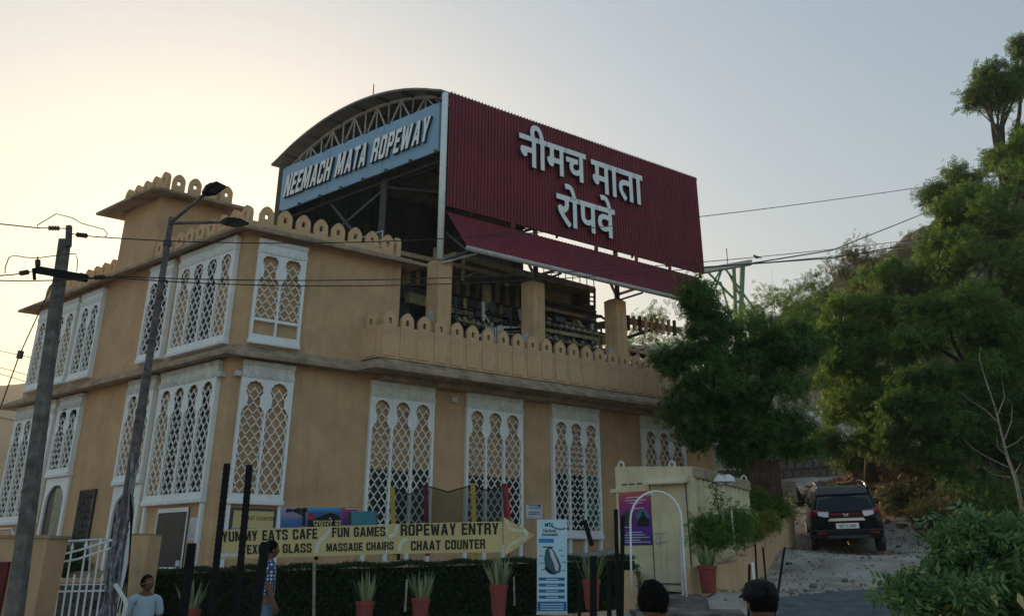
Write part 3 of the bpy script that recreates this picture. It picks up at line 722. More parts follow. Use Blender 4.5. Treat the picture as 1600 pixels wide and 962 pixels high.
# railings on the walkway
def railing(p, q, h, n, parent, m, r=.018):
    mb = MB(); mb.tube([Vector(p) + Z * h, Vector(q) + Z * h], r, 6); mb.tube([Vector(p) + Z * h * .5, Vector(q) + Z * h * .5], r, 6)
    for k in range(n + 1):
        a = Vector(p).lerp(Vector(q), k / n); mb.tube([a, a + Z * h], r, 6)
    return mb.build('railing', m, parent)
railing(mp(838, 424, 1.2), mp(928, 448, 1.2), .5, 8, mc, M['steeld'])
railing(ls(4.6, 1.3, 10.75), ls(4.6, 2.6, 10.75), .6, 4, mc, M['steelw'], .022)
beam('service_platform', (4.4, 1.2, 10.8), (4.4, 3.2, 10.8), .5, .16, M['steelw'])
beam('service_platform', (4.5, 2.0, 10.75), (9.0, 2.0, 10.75), 1.4, .14, M['cream'])
beam('platform_tray', (4.7, .9, 10.2), (4.7, 3.1, 10.2), .6, .08, M['steelw'])
for v in (.95, 2.0, 3.0): beam('platform_post', (4.5, v, 10.2), (4.5, v, 10.8), .09, .09, M['cream'])
for u in (5.2, 6.4, 7.4): beam('platform_post', (u, 1.35, 10.3), (u, 1.35, 11.2), .1, .1, M['cream']); beam('platform_brace', (u, 1.35, 10.4), (u + .6, 1.35, 10.8), .06, .06, M['cream'])
MB().wheel(ls(8.4, 3.2, 8.7), Z, 1.9, .16, 36).build('bull_wheel', M['steeld'], mc, smooth=False)
random.seed(3)
def sheave_bank(u0, v, z, n, du, r=.17, dz=0):
    for k in range(n):
        c = ls(u0 + du * k, v, z + dz * k); ax = DL
        o = MB().wheel(c, ax, r, .09, 18).wheel(c, ax, r * .35, .14, 10).build('sheave', M['black'], mc)
    MB().bar(ls(u0 - .2, v - .1, z + .02), ls(u0 + du * (n - 1) + .2, v - .1, z + .02 + dz * (n - 1)), .05, .12).build('sheave_beam', M['cream'], mc)
sheave_bank(12.9, .9, 8.85, 9, .42); sheave_bank(9.6, .9, 9.0, 6, .45); sheave_bank(12.8, 1.6, 8.3, 8, .5, .16)
def lineb(name, x0, y0, x1, y1, v, r_, m): MB().tube([mp(x0, y0, v), mp(x1, y1, v)], r_, 6).build(name, m, mc)
for xa, xb, ya in ((706, 838, 478), (706, 838, 492), (706, 836, 504), (706, 838, 520), (850, 948, 488), (850, 946, 500), (850, 944, 524), (850, 940, 536)):
    for j in range(2): v_ = random.uniform(.8, 2.2); o_ = random.uniform(-4, 4); lineb('long_pipe', xa, ya + o_ + (xa - 706) * .0, xb, ya + o_ + (xb - xa) * .225, v_, random.choice([.022, .03, .045]), random.choice([M['steeld'], M['steelw'], M['cream'], M['black']]))
for k in range(17):
    x_ = 712 + k * 14.2
    if 836 < x_ < 850: continue
    v_ = .9 + .5 * (k % 3); y_ = 470 + (x_ - 706) * .2; m_ = [M['steeld'], M['cream'], M['steeld'], M['steelw']][k % 4]
    MB().bar(mp(x_, y_ - 8, v_), mp(x_ + 1, y_ + 62, v_), .05 + .03 * (k % 2)).build('hanger_post', m_, mc)
    if k % 2: MB().bar(mp(x_, y_ + 8, v_), mp(x_ + 13, y_ + 30, v_), .045).build('knee_brace', m_, mc)
    MB().bar(mp(x_, y_ + 24, .7), mp(x_, y_ + 24, 2.6), .09, .12).build('cross_beam', M['cream'] if k % 3 else M['steeld'], mc)
for (xa, ya, n_, dx) in ((716, 500, 6, 10), (770, 516, 6, 10), (856, 505, 9, 9.4), (858, 528, 8, 10)):
    for k in range(n_):
        c_ = mp(xa + k * dx, ya + k * dx * .22, .85); MB().wheel(c_, DL, .15, .08, 20).build('sheave', M['steeld'], mc); MB().wheel(c_ - DL * .05, DL, .06, .05, 12).build('sheave_hub', M['steelw'], mc)
    lineb('sheave_beam', xa - 4, ya - 1, xa + n_ * dx, ya + n_ * dx * .22, .78, .035, M['cream'])
for k in range(34):
    v = random.uniform(.6, 2.2); px_ = random.uniform(708, 838) if k % 5 < 3 else random.uniform(850, 950); u, z = onpl(px_, random.uniform(472, 535) + (px_ - 760) * .1, C0 + DL * v, DR)
    ty = random.random()
    if ty < .45:
        a = random.uniform(-1, 1); beam('machine_arm', (u, v, z), (u + math.cos(a) * random.uniform(.3, 1.1), v, z + math.sin(a) * .5), random.uniform(.03, .10), random.uniform(.03, .11), random.choice([M['steeld'], M['steeld'], M['steelw'], M['cream'], M['black'], M['black'], M['plastic'], M['bark']]))
    elif ty < .75:
        a = ls(u, v, z); sx_, sz_ = random.uniform(.06, .2), random.uniform(.06, .15); MB().box(-sx_, sx_, -.12, .12, -sz_, sz_).build('gearbox', random.choice([M['steeld'], M['plastic'], M['darksheet']]), mc, loc=a, rz=AR)
    else: MB().wheel(ls(u, v, z), DL, random.uniform(.1, .24), .1, 16).build('pulley', M['steeld'], mc)
MB().box(-.28, .28, -.15, .15, -.3, .22).build('fluted_motor', M['darksheet'], mc, loc=ls(8.0, .9, 8.55), rz=AR)
mb = MB()
for k in range(7): mb.box(-.26 + k * .08, -.22 + k * .08, -.18, -.15, -.28, .2)
mb.build('motor_fin', M['steelw'], mc, loc=ls(8.0, .9, 8.55), rz=AR)
beam('pale_duct', (8.1, .75, 8.75), (8.95, .75, 8.85), .1, .16, M['steelw'])
beam('leaning_bar', (6.8, .7, 7.9), (7.5, .7, 8.45), .05, .06, M['steelw'])
MB().bar(ls(8.5, .42, 9.3), ls(8.6, .42, 8.9), .05).build('hanging_cable', M['black'], mc)
for u, v in ((10.6, 1.6), (9.2, 1.8)):
    MB().lathe([(.09, 0), (.11, .02), (.06, .08), (.01, .1)], 12).build('hall_lamp', M['white'], mc, loc=ls(u, v, 8.95))
# lattice ropeway tower beyond
tw = thing('ropeway_tower', 'pale green lattice ropeway tower with a cross arm beyond the dark tree', 'pylon', at(1130, 600, 44))
TB = at(1130, 600, 44)
def tl(px, py, Y=44): return at(px, py, Y) - TB
mb = MB(); mb.bar(tl(1090, 425), tl(1174, 410), .35, .28); mb.build('cross_arm', M['steelw'], tw)
gm = mat('pale_green_steel', (.12, .24, .15), .6)
mb = MB(); mb.bar(tl(1160, 412), tl(1154, 560), .28).bar(tl(1146, 418), tl(1152, 560), .22); mb.build('mast', gm, tw)
mb = MB()
for a, b in (((1128, 417), (1100, 470)), ((1132, 418), (1205, 520)), ((1105, 424), (1150, 470)), ((1152, 470), (1180, 500)), ((1140, 430), (1165, 480)), ((1100, 440), (1175, 540)), ((1118, 450), (1128, 420)), ((1125, 440), (1150, 520))): mb.bar(tl(*a), tl(*b), .11)
mb.build('lattice_brace', gm, tw)
mb = MB(); mb.bar(tl(1180, 500), tl(1270, 498), .9, .22).bar(tl(1200, 515), tl(1275, 492), .3, .3); mb.build('far_platform', M['steelw'], tw)
mb = MB(); mb.tube([tl(1137, 412), tl(1135, 388)], .03); mb.build('lightning_rod', gm, tw)
MB().tube([ls(5.9, 3.9, 16.9), ls(5.9, 3.9, 18.05)], .018).build('lightning_rod', M['steeld'], shd)
# ropes from the station up to the right
rp = thing('haul_rope', 'pair of dark haul ropes climbing to the right past the lattice tower', 'cable', (0, 0, 0))
MB().tube([at(1095, 418, 40), at(1176, 412, 44), at(1300, 403, 52), at(1600, 352, 80)], .05, 5).build('rope', M['wire'], rp)
MB().tube([at(1176, 411, 44), at(1300, 391, 52), at(1460, 327, 70)], .045, 5).build('rope', M['wire'], rp)
# ================================================================== GROUND
CP = [(0,0,0),(-6,0,0),(6,0,.2),(0,6,.05),(-8,6,-.1),(6,6,.45),(-6,12,-.1),(-12,12,-.3),(-12,5,-.3),(-3,12,.55),(0,12.2,.82),(2.5,12.6,.88),(-3,6,0),(3,8,.4),(3.2,14,1.0),(4.5,16,1.35),(6,20,1.9),(2.5,17,1.5),(7,24,2.6),
      (-2,20,1.6),(-10,20,1.2),(-20,25,1.2),(6,40,5.5),(-10,40,3),(-30,10,-1),(-30,40,2),(30,0,1),(12,8,.9)]
for px, py, Y in ((1300,962,12.5),(1400,962,12.3),(1300,925,15.5),(1420,915,16.5),(1150,945,13.6),(1290,861,22.2),(1370,865,22.0),(1250,800,28),(1240,775,31),(1250,742,36),(1330,740,36),(1440,850,21.8),(1460,800,24),(1400,760,30),(1520,860,18),(1600,850,19),(1600,760,26),(1500,720,30),(1420,700,36),(1100,925,14.0),(1160,925,14.2),(1060,935,13.8),(1210,860,20.3),(1228,835,24.2)):
    p = at(px, py, Y); CP.append(tuple(p))
_c = np.array(CP)
def _phi(r): return np.where(r > 0, r * r * np.log(np.maximum(r, 1e-9)), 0)
_n = len(_c); _A = np.zeros((_n + 3, _n + 3)); _d = np.linalg.norm(_c[:, None, :2] - _c[None, :, :2], axis=2)
_A[:_n, :_n] = _phi(_d) + np.eye(_n) * .02; _A[:_n, _n] = 1; _A[:_n, _n + 1:] = _c[:, :2]; _A[_n:, :_n] = _A[:_n, _n:].T
_w = np.linalg.solve(_A, np.concatenate([_c[:, 2], np.zeros(3)]))
def gz(x, y):
    x = np.atleast_1d(np.asarray(x, float)); y = np.atleast_1d(np.asarray(y, float))
    r = np.sqrt((x[:, None] - _c[None, :, 0]) ** 2 + (y[:, None] - _c[None, :, 1]) ** 2)
    z = _phi(r) @ _w[:_n] + _w[_n] + _w[_n + 1] * x + _w[_n + 2] * y
    far = np.clip((np.hypot(x, y) - 42) / 25, 0, 1); z = np.clip(z, -3, 9) * (1 - far) + 2 * far
    return z
def g1(x, y): return float(gz(x, y)[0])
def smooth_noise(x, y, s, seed=0):
    r = np.random.RandomState(seed); v = 0
    for k in range(5):
        a = r.uniform(0, 6.28); f = s * (1.6 ** k); v = v + np.sin((x * math.cos(a) + y * math.sin(a)) * f + r.uniform(0, 6)) / (1.5 ** k)
    return v
def grid(name, xs, ys, zf, m, **kw):
    X, Y = np.meshgrid(xs, ys); Zz = zf(X.ravel(), Y.ravel()); nx, ny = len(xs), len(ys)
    v = np.stack([X.ravel(), Y.ravel(), Zz], 1)
    i = np.arange(nx * ny).reshape(ny, nx); f = np.stack([i[:-1, :-1].ravel(), i[:-1, 1:].ravel(), i[1:, 1:].ravel(), i[1:, :-1].ravel()], 1)
    return link(name, npmesh(name, v, f, m, True), **kw)
def npmesh(name, v, f, m, smooth=False):
    me = bpy.data.meshes.new(name); me.vertices.add(len(v)); me.vertices.foreach_set('co', np.asarray(v, 'f').ravel())
    k = f.shape[1]; me.loops.add(f.size); me.loops.foreach_set('vertex_index', f.astype('i').ravel())
    me.polygons.add(len(f)); me.polygons.foreach_set('loop_start', np.arange(0, f.size, k, dtype='i'))
    if smooth: me.polygons.foreach_set('use_smooth', np.ones(len(f), bool))
    me.materials.append(m); me.update(calc_edges=True); return me
M['soil'] = mat('dusty_soil', (.44, .40, .355), .97, .12, 1.2, .8, col2=(.27, .22, .18), bscale=22)
M['redsoil'] = mat('red_soil', (.17, .075, .045), .97, .2, 2.0, .9, col2=(.07, .035, .022), bscale=14)
M['hill'] = mat('dry_hill_scrub', (.20, .17, .11), .97, .2, .35, .9, col2=(.07, .075, .035), bscale=2.5)
M['farhill'] = mat('far_hill', (.16, .13, .08), .97, .2, .03, .0, col2=(.07, .07, .04))
xs = np.concatenate([np.linspace(-400, -30, 14), np.linspace(-28, 28, 150), np.linspace(32, 400, 14)]); ys = np.concatenate([np.linspace(-60, -4, 8), np.linspace(-2, 48, 140), np.linspace(54, 900, 20)])
grid('ground', xs, ys, lambda x, y: gz(x, y) + .012 * smooth_noise(x, y, 2.3, 1) * (np.hypot(x, y) < 50) - .03, M['soil'], kind='structure')
# asphalt road crossing the lower right
def strip(name, pts, m, dz, n=8, **kw):
    v = []; f = []
    for i, (a, b) in enumerate(pts):
        for k in range(n + 1):
            x = a[0] + (b[0] - a[0]) * k / n; y = a[1] + (b[1] - a[1]) * k / n; v.append((x, y, g1(x, y) + dz))
    for i in range(len(pts) - 1):
        for k in range(n): q = i * (n + 1) + k; f.append((q, q + 1, q + n + 2, q + n + 1))
    return link(name, npmesh(name, np.array(v), np.array(f), m, True), **kw)
ra = [(at(px, py, Y), 0) for px, py, Y in ((1165, 958, 12.9), (1220, 944, 13.8), (1300, 930, 15.0), (1360, 922, 15.9), (1420, 914, 16.6), (1520, 905, 17.2), (1640, 900, 17.6))]
strip('road', [((p[0].x, p[0].y - 5.5), (p[0].x, p[0].y)) for p in ra], M['asphalt'], .05, 24, kind='structure')
# building terrace behind the hedge
tp_ = [(-6.4, 13.75), (2.15, 14.1), (2.6, 16.2), (8.5, 27), (-16, 27), (-16, 16.0), (-9.0, 14.9)]
MB().prism([Vector((x, y, 0)) for x, y in tp_], -.6, 1.70).build('terrace', M['ledge'], kind='structure')
# ================================================================== FOLIAGE
def leaves(cent, spread, n, leaf, droop=.3, pairs=4, asp=.36, seed=0):
    """sprigs of paired leaflets scattered round cluster centres (k,3) with spread (k,)"""
    r = np.random.RandomState(seed); k = len(cent); idx = r.randint(0, k, n)
    P = cent[idx] + r.normal(0, 1, (n, 3)) * spread[idx][:, None] * np.array([1, 1, .7])
    ax = r.normal(0, 1, (n, 3)); ax[:, 2] -= droop * 1.2; ax /= np.linalg.norm(ax, axis=1)[:, None]
    sd = np.cross(ax, r.normal(0, 1, (n, 3))); sd /= np.linalg.norm(sd, axis=1)[:, None]
    V = []; L_ = leaf * r.uniform(.7, 1.3, n)[:, None]
    for j in range(pairs):
        for s in (-1, 1):
            b = P + ax * L_ * (j * .55); d = (sd * s * .85 + ax * .5 + np.array([0, 0, -.25 * droop])); d /= np.linalg.norm(d, axis=1)[:, None]
            wv = np.cross(d, np.cross(ax, sd)); wv /= np.linalg.norm(wv, axis=1)[:, None]
            nn = np.cross(d, wv)
            V.append(np.stack([b, b + d * L_ * .45 + wv * L_ * asp / 2, b + d * L_ + nn * L_ * .12, b + d * L_ * .45 - wv * L_ * asp / 2], 1))
    V = np.concatenate(V, 0).reshape(-1, 3); f = np.arange(len(V)).reshape(-1, 4); return V, f
def clusters(blobs, per, seed=0, csize=.22, shell=.5):
    r = np.random.RandomState(seed); C_ = []; S_ = []; nb_ = []
    for (c, rx, ry, rz) in blobs:           # break every lobe into ragged smaller clumps of its own
        if rx < .35: nb_.append((c, rx, ry, rz)); continue
        for k in range(7):
            d = r.normal(0, 1, 3); d /= np.linalg.norm(d); q = r.uniform(.45, 1.08); s_ = r.uniform(.2, .42)
            nb_.append((tuple(np.array(c) + d * q * np.array([rx, ry, rz])), rx * s_, ry * s_, rz * s_ * .8))
        nb_.append((c, rx * .6, ry * .6, rz * .6))
    for (c, rx, ry, rz) in nb_:
        n = max(3, int(per * (rx * ry * rz) ** .66))
        d = r.normal(0, 1, (n, 3)); d /= np.linalg.norm(d, axis=1)[:, None]; rr = r.uniform(shell, 1.0, n)[:, None]
        C_.append(np.array(c)[None] + d * rr * np.array([rx, ry, rz])); S_.append(r.uniform(.6, 1.4, n) * csize)
    return np.concatenate(C_), np.concatenate(S_)
def foliage(name, blobs, m, n, leaf, per=30, parent=None, csize=.25, seed=0, org=None, shell=.4, **kw):
    c, s = clusters(blobs, per, seed, csize, shell); pr = {k: kw.pop(k) for k in ('droop', 'pairs', 'asp') if k in kw}
    v, f = leaves(c, s, n, leaf, seed=seed + 5, **pr)
    if org is not None: v = v - np.array(org)
    return link(name, npmesh(name, v, f, m), parent, **kw)
def tree(name, label, base, blobs, m, n, leaf, trunk=.2, per=28, csize=.28, seed=1, group=None, lean=None, barkm=None, cat='tree', fork=.45, shell=.35, **kw):
    base = Vector(base); t = thing(name, label, cat, base, group=group); r = random.Random(seed)
    cs = [Vector(b[0]) for b in blobs]; top = sum(cs, Vector()) / len(cs)
    fk = base.lerp(top, fork) + Vector((lean or 0, 0, 0)); mb = MB()
    mid = base.lerp(fk, .5) + Vector((r.uniform(-.15, .15), r.uniform(-.15, .15), 0))
    mb.tube([base - Z * .3, base + Z * .15, mid, fk], [trunk * 1.35, trunk, trunk * .8, trunk * .62], 9); mb.build('trunk', barkm or M['bark'], None, smooth=True)
    o = COL.objects[-1]; o.parent = t; o.matrix_parent_inverse = Matrix.Translation(-base)
    for c in cs:
        mb = MB(); q = fk.lerp(c, .5) + Vector((r.uniform(-.3, .3), r.uniform(-.3, .3), r.uniform(-.1, .3)))
        mb.tube([fk - (fk - base) * .04, q, c], [trunk * .45, trunk * .28, trunk * .1], 6)
        for k in range(5):
            br_ = blobs[cs.index(c)][1]; e = c + Vector((r.gauss(0, .55), r.gauss(0, .55), r.gauss(.05, .5))) * br_; mb.tube([q.lerp(c, r.uniform(.2, .9)), e], [trunk * .12, trunk * .04], 4)
        b = mb.build('limb', barkm or M['bark'], t); b.matrix_parent_inverse = Matrix.Translation(-base)
    foliage('crown', blobs, m, n, leaf, per, t, csize, seed, org=base, shell=shell, **kw)
    return t
def B(px, py, Y, rpx, ratio=1.0, dr=1.0):
    p = at(px, py, Y); r = rpx * (p - Vector((0, 0, CZ))).dot(Vector((0, math.cos(TH), math.sin(TH)))) / F
    return (tuple(p), r, r * dr, r * ratio)
def base_at(px, py, Y): return at(px, py, Y)
YT = 21.5
tree('dark_neem_tree', 'large dark green neem tree in front of the right end of the ochre building', at(1195, 745, YT),
     [B(1120, 545, YT, 62), B(1185, 535, YT, 50), B(1080, 610, YT, 46), B(1150, 620, YT, 75), B(1225, 590, YT, 62), B(1245, 520, YT, 40), B(1100, 500, YT, 40), B(1085, 470, YT, 26), B(1150, 680, YT, 52), B(1220, 665, YT, 48), B(1080, 665, YT, 30), B(1055, 560, YT, 28)],
     L['dark'], 17000, .085, .16, 30, .17, seed=3, fork=.35, droop=.9, pairs=5, shell=.2)
tree('bushy_tree', 'mid green bushy tree on the bank above the parked black car', at(1360, 740, 28),
     [B(1330, 560, 28, 55), B(1390, 500, 28, 60), B(1330, 480, 28, 45), B(1400, 600, 27, 70), B(1350, 640, 27, 55), B(1440, 450, 28, 55), B(1390, 430, 28, 40), B(1300, 520, 28, 36), B(1310, 620, 28, 40)],
     L['mid'], 20000, .10, .2, 34, .20, seed=5, droop=.6, pairs=4)
tree('leafy_tree', 'tallest broad mid green tree at the right edge of the photo', at(1540, 760, 25),
     [B(1500, 400, 25, 60), B(1560, 340, 25, 62), B(1590, 430, 24, 70), B(1530, 500, 24, 75), B(1470, 480, 25, 50), B(1600, 560, 24, 75), B(1520, 590, 24, 65), B(1490, 340, 26, 34), B(1600, 250, 25, 50), B(1440, 530, 25, 45)],
     L['mid'], 24000, .095, .25, 34, .19, seed=8, droop=.6, pairs=4)
tree('dense_tree', 'dense low dark tree over the red soil bank right of the black car', at(1450, 790, 23.5),
     [B(1440, 640, 23.5, 58), B(1500, 660, 23, 60), B(1560, 690, 23, 60), B(1430, 600, 24, 40), B(1590, 640, 23, 60), B(1480, 720, 23, 40), B(1400, 650, 24, 38)],
     L['dark'], 14000, .09, .15, 34, .18, seed=12, droop=.6)
tree('tall_spindly_tree', 'tall spindly tree with tufted tops standing against the sky at the top right', at(1575, 420, 26),
     [B(1543, 122, 26, 34), B(1575, 140, 26, 26), B(1530, 150, 26, 20), B(1598, 122, 26, 22), B(1560, 165, 26, 13), B(1600, 75, 26, 16), B(1598, 215, 26, 14), B(1563, 250, 26, 18), B(1590, 290, 26, 30)],
     L['dark'], 6500, .10, .26, 70, .16, seed=14, fork=.5, lean=-.15, pairs=4)
tree('round_tree', 'small round dark tree sprouting on the skyline left of the tall spindly tree', at(1500, 430, 30),
     [B(1500, 290, 30, 30), B(1470, 300, 30, 20), B(1530, 300, 30, 24), B(1450, 310, 30, 12), B(1500, 330, 30, 26)], L['dark'], 3800, .10, .1, 60, .2, seed=15)
for i, (px, py, Y, r_, lab) in enumerate(((1210, 470, 36, 36, 'feathery pale green tree on the skyline behind the lattice tower'), (1345, 400, 38, 26, 'thin feathery tree on the hill crest left of the round tree'), (1010, 520, 34, 36, 'thin pale leafy tree seen under the maroon awning right of the last pillar'), (940, 560, 33, 30, 'thin leafy tree seen through the machinery left of the last pillar'), (1270, 450, 37, 28, 'feathery tree on the skyline left of the hill crest'))):
    tree('feathery_tree', lab, at(px, py + 110, Y), [B(px, py, Y, r_), B(px - r_, py + 25, Y, r_ * .7), B(px + r_, py + 25, Y, r_ * .7), B(px, py + 55, Y, r_ * 1.1)], L['olive'] if i % 2 else L['mid'], 1500, .11, .07, 22, .3, seed=20 + i, group='thin trees on the skyline')
random.seed(5)
ub = [(1290, 690, 27, 22, 'small bush between the dark neem trunk and the lane'), (1335, 720, 30, 18, 'small bush at the foot of the bushy tree beside the grey wall'), (1420, 770, 24.5, 30, 'dry brown bush on the bank just right of the black car'), (1465, 800, 22.5, 26, 'brown bush at the edge of the lane right of the black car'), (1395, 690, 27, 26, 'bush hanging over the red soil bank'), (1540, 770, 22, 50, 'dark bush behind the leafless tree'), (1500, 800, 21.5, 30, 'low bush right of the brown bush'), (1590, 800, 21, 45, 'dark bush at the right edge behind the foreground shrub'), (1245, 690, 29, 16, 'bush at the left end of the grey retaining wall')]
for i, (px, py, Y, r_, lab) in enumerate(ub):
    b = at(px, py + r_, Y); t = thing('bush', lab, 'bush', b)
    foliage('leaves', [B(px, py, Y, r_), B(px + r_ * .7, py + r_ * .4, Y, r_ * .7), B(px - r_ * .7, py + r_ * .4, Y, r_ * .7)], L['olive'] if i in (2, 3, 6) else L['dark'], 1500, .07, 40, t, .2, 40 + i, org=b)
# ================================================================== HILLS
def hill(name, ridge, y0, z0, y1, m, nd=26, amp=1.0, seed=3):
    # ridge: list of (px,py) at depth y1 ; slope rises from z0 at depth y0
    R_ = [at(px, py, y1) for px, py in ridge]; rx = [p.x for p in R_]; rz = [p.z for p in R_]
    xs_ = np.linspace(rx[0], rx[-1], 90); zr = np.interp(xs_, rx, rz); v = []
    for j in range(nd + 8):
        t = j / (nd - 1); y = y0 + (y1 - y0) * t
        zz = z0 + (zr - z0) * (min(t, 1) ** .8) - max(0, t - 1) * (y1 - y0) * .5
        zz = zz + amp * smooth_noise(xs_, np.full_like(xs_, y), 3.0 / amp * .25, seed) * .35 * min(1, t * 3)
        v.append(np.stack([xs_, np.full_like(xs_, y), zz], 1))
    v = np.concatenate(v); n = 90; i = np.arange(len(v)).reshape(-1, n)
    f = np.stack([i[:-1, :-1].ravel(), i[:-1, 1:].ravel(), i[1:, 1:].ravel(), i[1:, :-1].ravel()], 1)
    return link(name, npmesh(name, v, f, m, True), kind='structure')
hill('hillside', [(900, 640), (1100, 600), (1190, 520), (1250, 478), (1300, 440), (1350, 405), (1420, 370), (1500, 330), (1700, 290), (2100, 330)], 38, 4.5, 62, M['hill'], seed=4)
hill('far_hill', [(-1500, 640), (-700, 560), (-200, 575), (0, 606), (30, 600), (120, 600), (400, 660), (900, 780), (1300, 840)], 180, 3, 420, M['farhill'], amp=10, seed=6)
# scrub scattered on the near hillside
r = np.random.RandomState(9); n = 420
px = r.uniform(1180, 1620, n); cs_ = []
for k in range(n):
    Y = r.uniform(40, 61); t = (Y - 38) / 24.0; ridge_y = np.interp(px[k], [1190, 1250, 1350, 1500, 1700], [520, 478, 405, 330, 290]); zr = at(px[k], ridge_y, 62)
    z = 4.5 + (zr.z - 4.5) * t ** .8; x = zr.x * 1.0; cs_.append((x, Y, z + .35))
v, f = leaves(np.array(cs_), np.full(n, .55), 15000, .22, seed=31, pairs=3); link('scrub', npmesh('scrub', v, f, L['olive']), kind='stuff')
# litter and stones on the lane
n = 1500; x = r.uniform(3.5, 13, n); y = r.uniform(14, 33, n); z = gz(x, y)
cen = np.stack([x, y, z + .02], 1); v, f = leaves(cen, np.full(n, .05), 2600, .07, droop=0, pairs=1, seed=33); v[:, 2] = np.minimum(v[:, 2], gz(v[:, 0], v[:, 1]) + .05)
link('leaf_litter', npmesh('leaf_litter', v, f, L['litter']), kind='stuff')
mb = MB()
for k in range(1400):
    x_, y_ = random.uniform(3.2, 14), random.uniform(13.5, 34); s = random.uniform(.008, .035) * (1 if k % 9 else 2.2); z_ = g1(x_, y_); q = [Vector((x_ + random.uniform(-1, 1) * .3 * s + a * s, y_ + b_ * s, z_ + c * s * .7)) for a, b_, c in ((-1, -1, -.5), (1, -1, -.5), (1, 1, -.5), (-1, 1, -.5), (-.6, -.6, .7), (.7, -.5, .8), (.6, .6, .6), (-.6, .6, .7))]
    mb.hexa(q)
mb.build('gravel', M['stone'], kind='stuff')
# red soil bank: rugged mound along the right of the lane
cb = at(1440, 735, 28.5)
def bankz(x, y):
    d = np.exp(-(((x - cb.x) / 2.9) ** 2 + ((y - cb.y) / 4.2) ** 2)); return gz(x, y) + (1.7 * d - .3) + (.10 * smooth_noise(x, y, 1.9, 8) + .05 * smooth_noise(x, y, 6.5, 18)) * np.clip(d * 3, 0, 1)
grid('red_soil_bank', np.linspace(cb.x - 6, cb.x + 8, 90), np.linspace(cb.y - 7, cb.y + 8, 80), bankz, M['redsoil'], kind='structure')
n = 1800; x = r.normal(cb.x, 2.4, n); y = r.normal(cb.y - 1.5, 2.8, n); z = bankz(x, y); z = np.maximum(z, gz(x, y))
v, f = leaves(np.stack([x, y, z + .03], 1), np.full(n, .06), 5200, .09, droop=0, pairs=1, seed=36); link('bank_litter', npmesh('bank_litter', v, f, L['litter']), kind='stuff')
mb = MB()
for k in range(520):
    i_ = random.randrange(n); x_, y_, z_ = x[i_], y[i_], z[i_]; s = random.uniform(.03, .16); q = [Vector((x_ + a * s * random.uniform(.7, 1.2), y_ + b_ * s, z_ + c * s * .7)) for a, b_, c in ((-1, -1, -.5), (1, -1, -.5), (1, 1, -.5), (-1, 1, -.5), (-.6, -.6, .7), (.7, -.5, .8), (.6, .6, .6), (-.6, .6, .7))]
    mb.hexa(q)
mb.build('bank_rubble', M['redsoil'], kind='stuff')
# ================================================================== WALLS BY THE LANE
wl = thing('retaining_wall', 'long dark grey stone retaining wall across the head of the lane', 'wall', at(1200, 742, 36))
O = at(1200, 742, 36)
def l2(px, py, Y): return at(px, py, Y) - O
mb = MB(); a, b, c, d = l2(1195, 752, 35), l2(1360, 744, 37), l2(1360, 692, 37), l2(1195, 706, 35); k = Vector((0, .5, 0))
mb.hexa([a, b, b + k, a + k, d, c, c + k, d + k]); mb.build('masonry', M['mortar'], wl)
random.seed(8)
sm = MB().hexa([(-.5, -.06, -.5), (.5, -.05, -.48), (.5, .05, -.5), (-.5, .05, -.5), (-.46, -.07, .45), (.47, -.05, .5), (.5, .05, .5), (-.5, .05, .5)]).mesh('stone', M['stone'])
for i in range(12):
    for j in range(3):
        t = (i + .5 + .25 * (j % 2)) / 12.3; p = a.lerp(b, t).lerp(d.lerp(c, t), (j + .5) / 3) + Vector((0, -.03, 0)); o = link('stone', sm, wl, p); o.scale = (random.uniform(.34, .41), 1, random.uniform(.38, .42)); o.rotation_euler = (0, random.uniform(-.06, .06), 0)
O2 = at(1290, 690, 40); sl_ = thing('rubble_slope', 'pale rubble slope above the dark retaining wall', 'rubble', O2)
v_ = []; mb = MB()
for k in range(260):
    px, py = random.uniform(1200, 1345), random.uniform(655, 704); Y = 38 + (704 - py) * .08; p = at(px, py, Y) - O2; s = random.uniform(.06, .2)
    mb.hexa([p + Vector((a_ * s, b_ * s, c_ * s * .6)) * random.uniform(.8, 1.2) for a_, b_, c_ in ((-1, -1, -1), (1, -1, -1), (1, 1, -1), (-1, 1, -1), (-.6, -.6, .7), (.7, -.5, .8), (.6, .6, .6), (-.6, .6, .7))])
mb.build('rubble', M['soil'], sl_, kind='stuff')
MB().hexa([at(1190, 712, 37.6) - O2, at(1360, 700, 38) - O2, at(1360, 640, 44) - O2, at(1190, 650, 44) - O2] + [q - O2 + Z * .12 for q in (at(1190, 712, 37.6), at(1360, 700, 38), at(1360, 640, 44), at(1190, 650, 44))]).build('earth', M['soil'], sl_)
# rusty corrugated sheet round the tree foot
rsx = at(1172, 772, 21.3); rt = thing('rusty_sheet', 'dark brown rusty corrugated sheet fence panel at the foot of the dark neem', 'metal sheet', rsx)
mb = MB(); n = 16
for i in range(n):
    x0, x1 = i * .055, (i + 1) * .055; y0, y1 = (.0, -.03) if i % 2 else (-.03, 0)
    mb.hexa([(x0, y0, -.4), (x1, y1, -.4), (x1, y1 + .01, -.4), (x0, y0 + .01, -.4), (x0, y0, .90 + .01 * (i % 3)), (x1, y1, .90 + .01 * (i % 3)), (x1, y1 + .01, .9), (x0, y0 + .01, .9)])
mb.build('sheet', M['rust'], rt)
for i in (0, 1): MB().bar((0.02 + i * .85, .04, -.4), (.02 + i * .85, .04, .95), .05).build('post', M['bark'], rt)
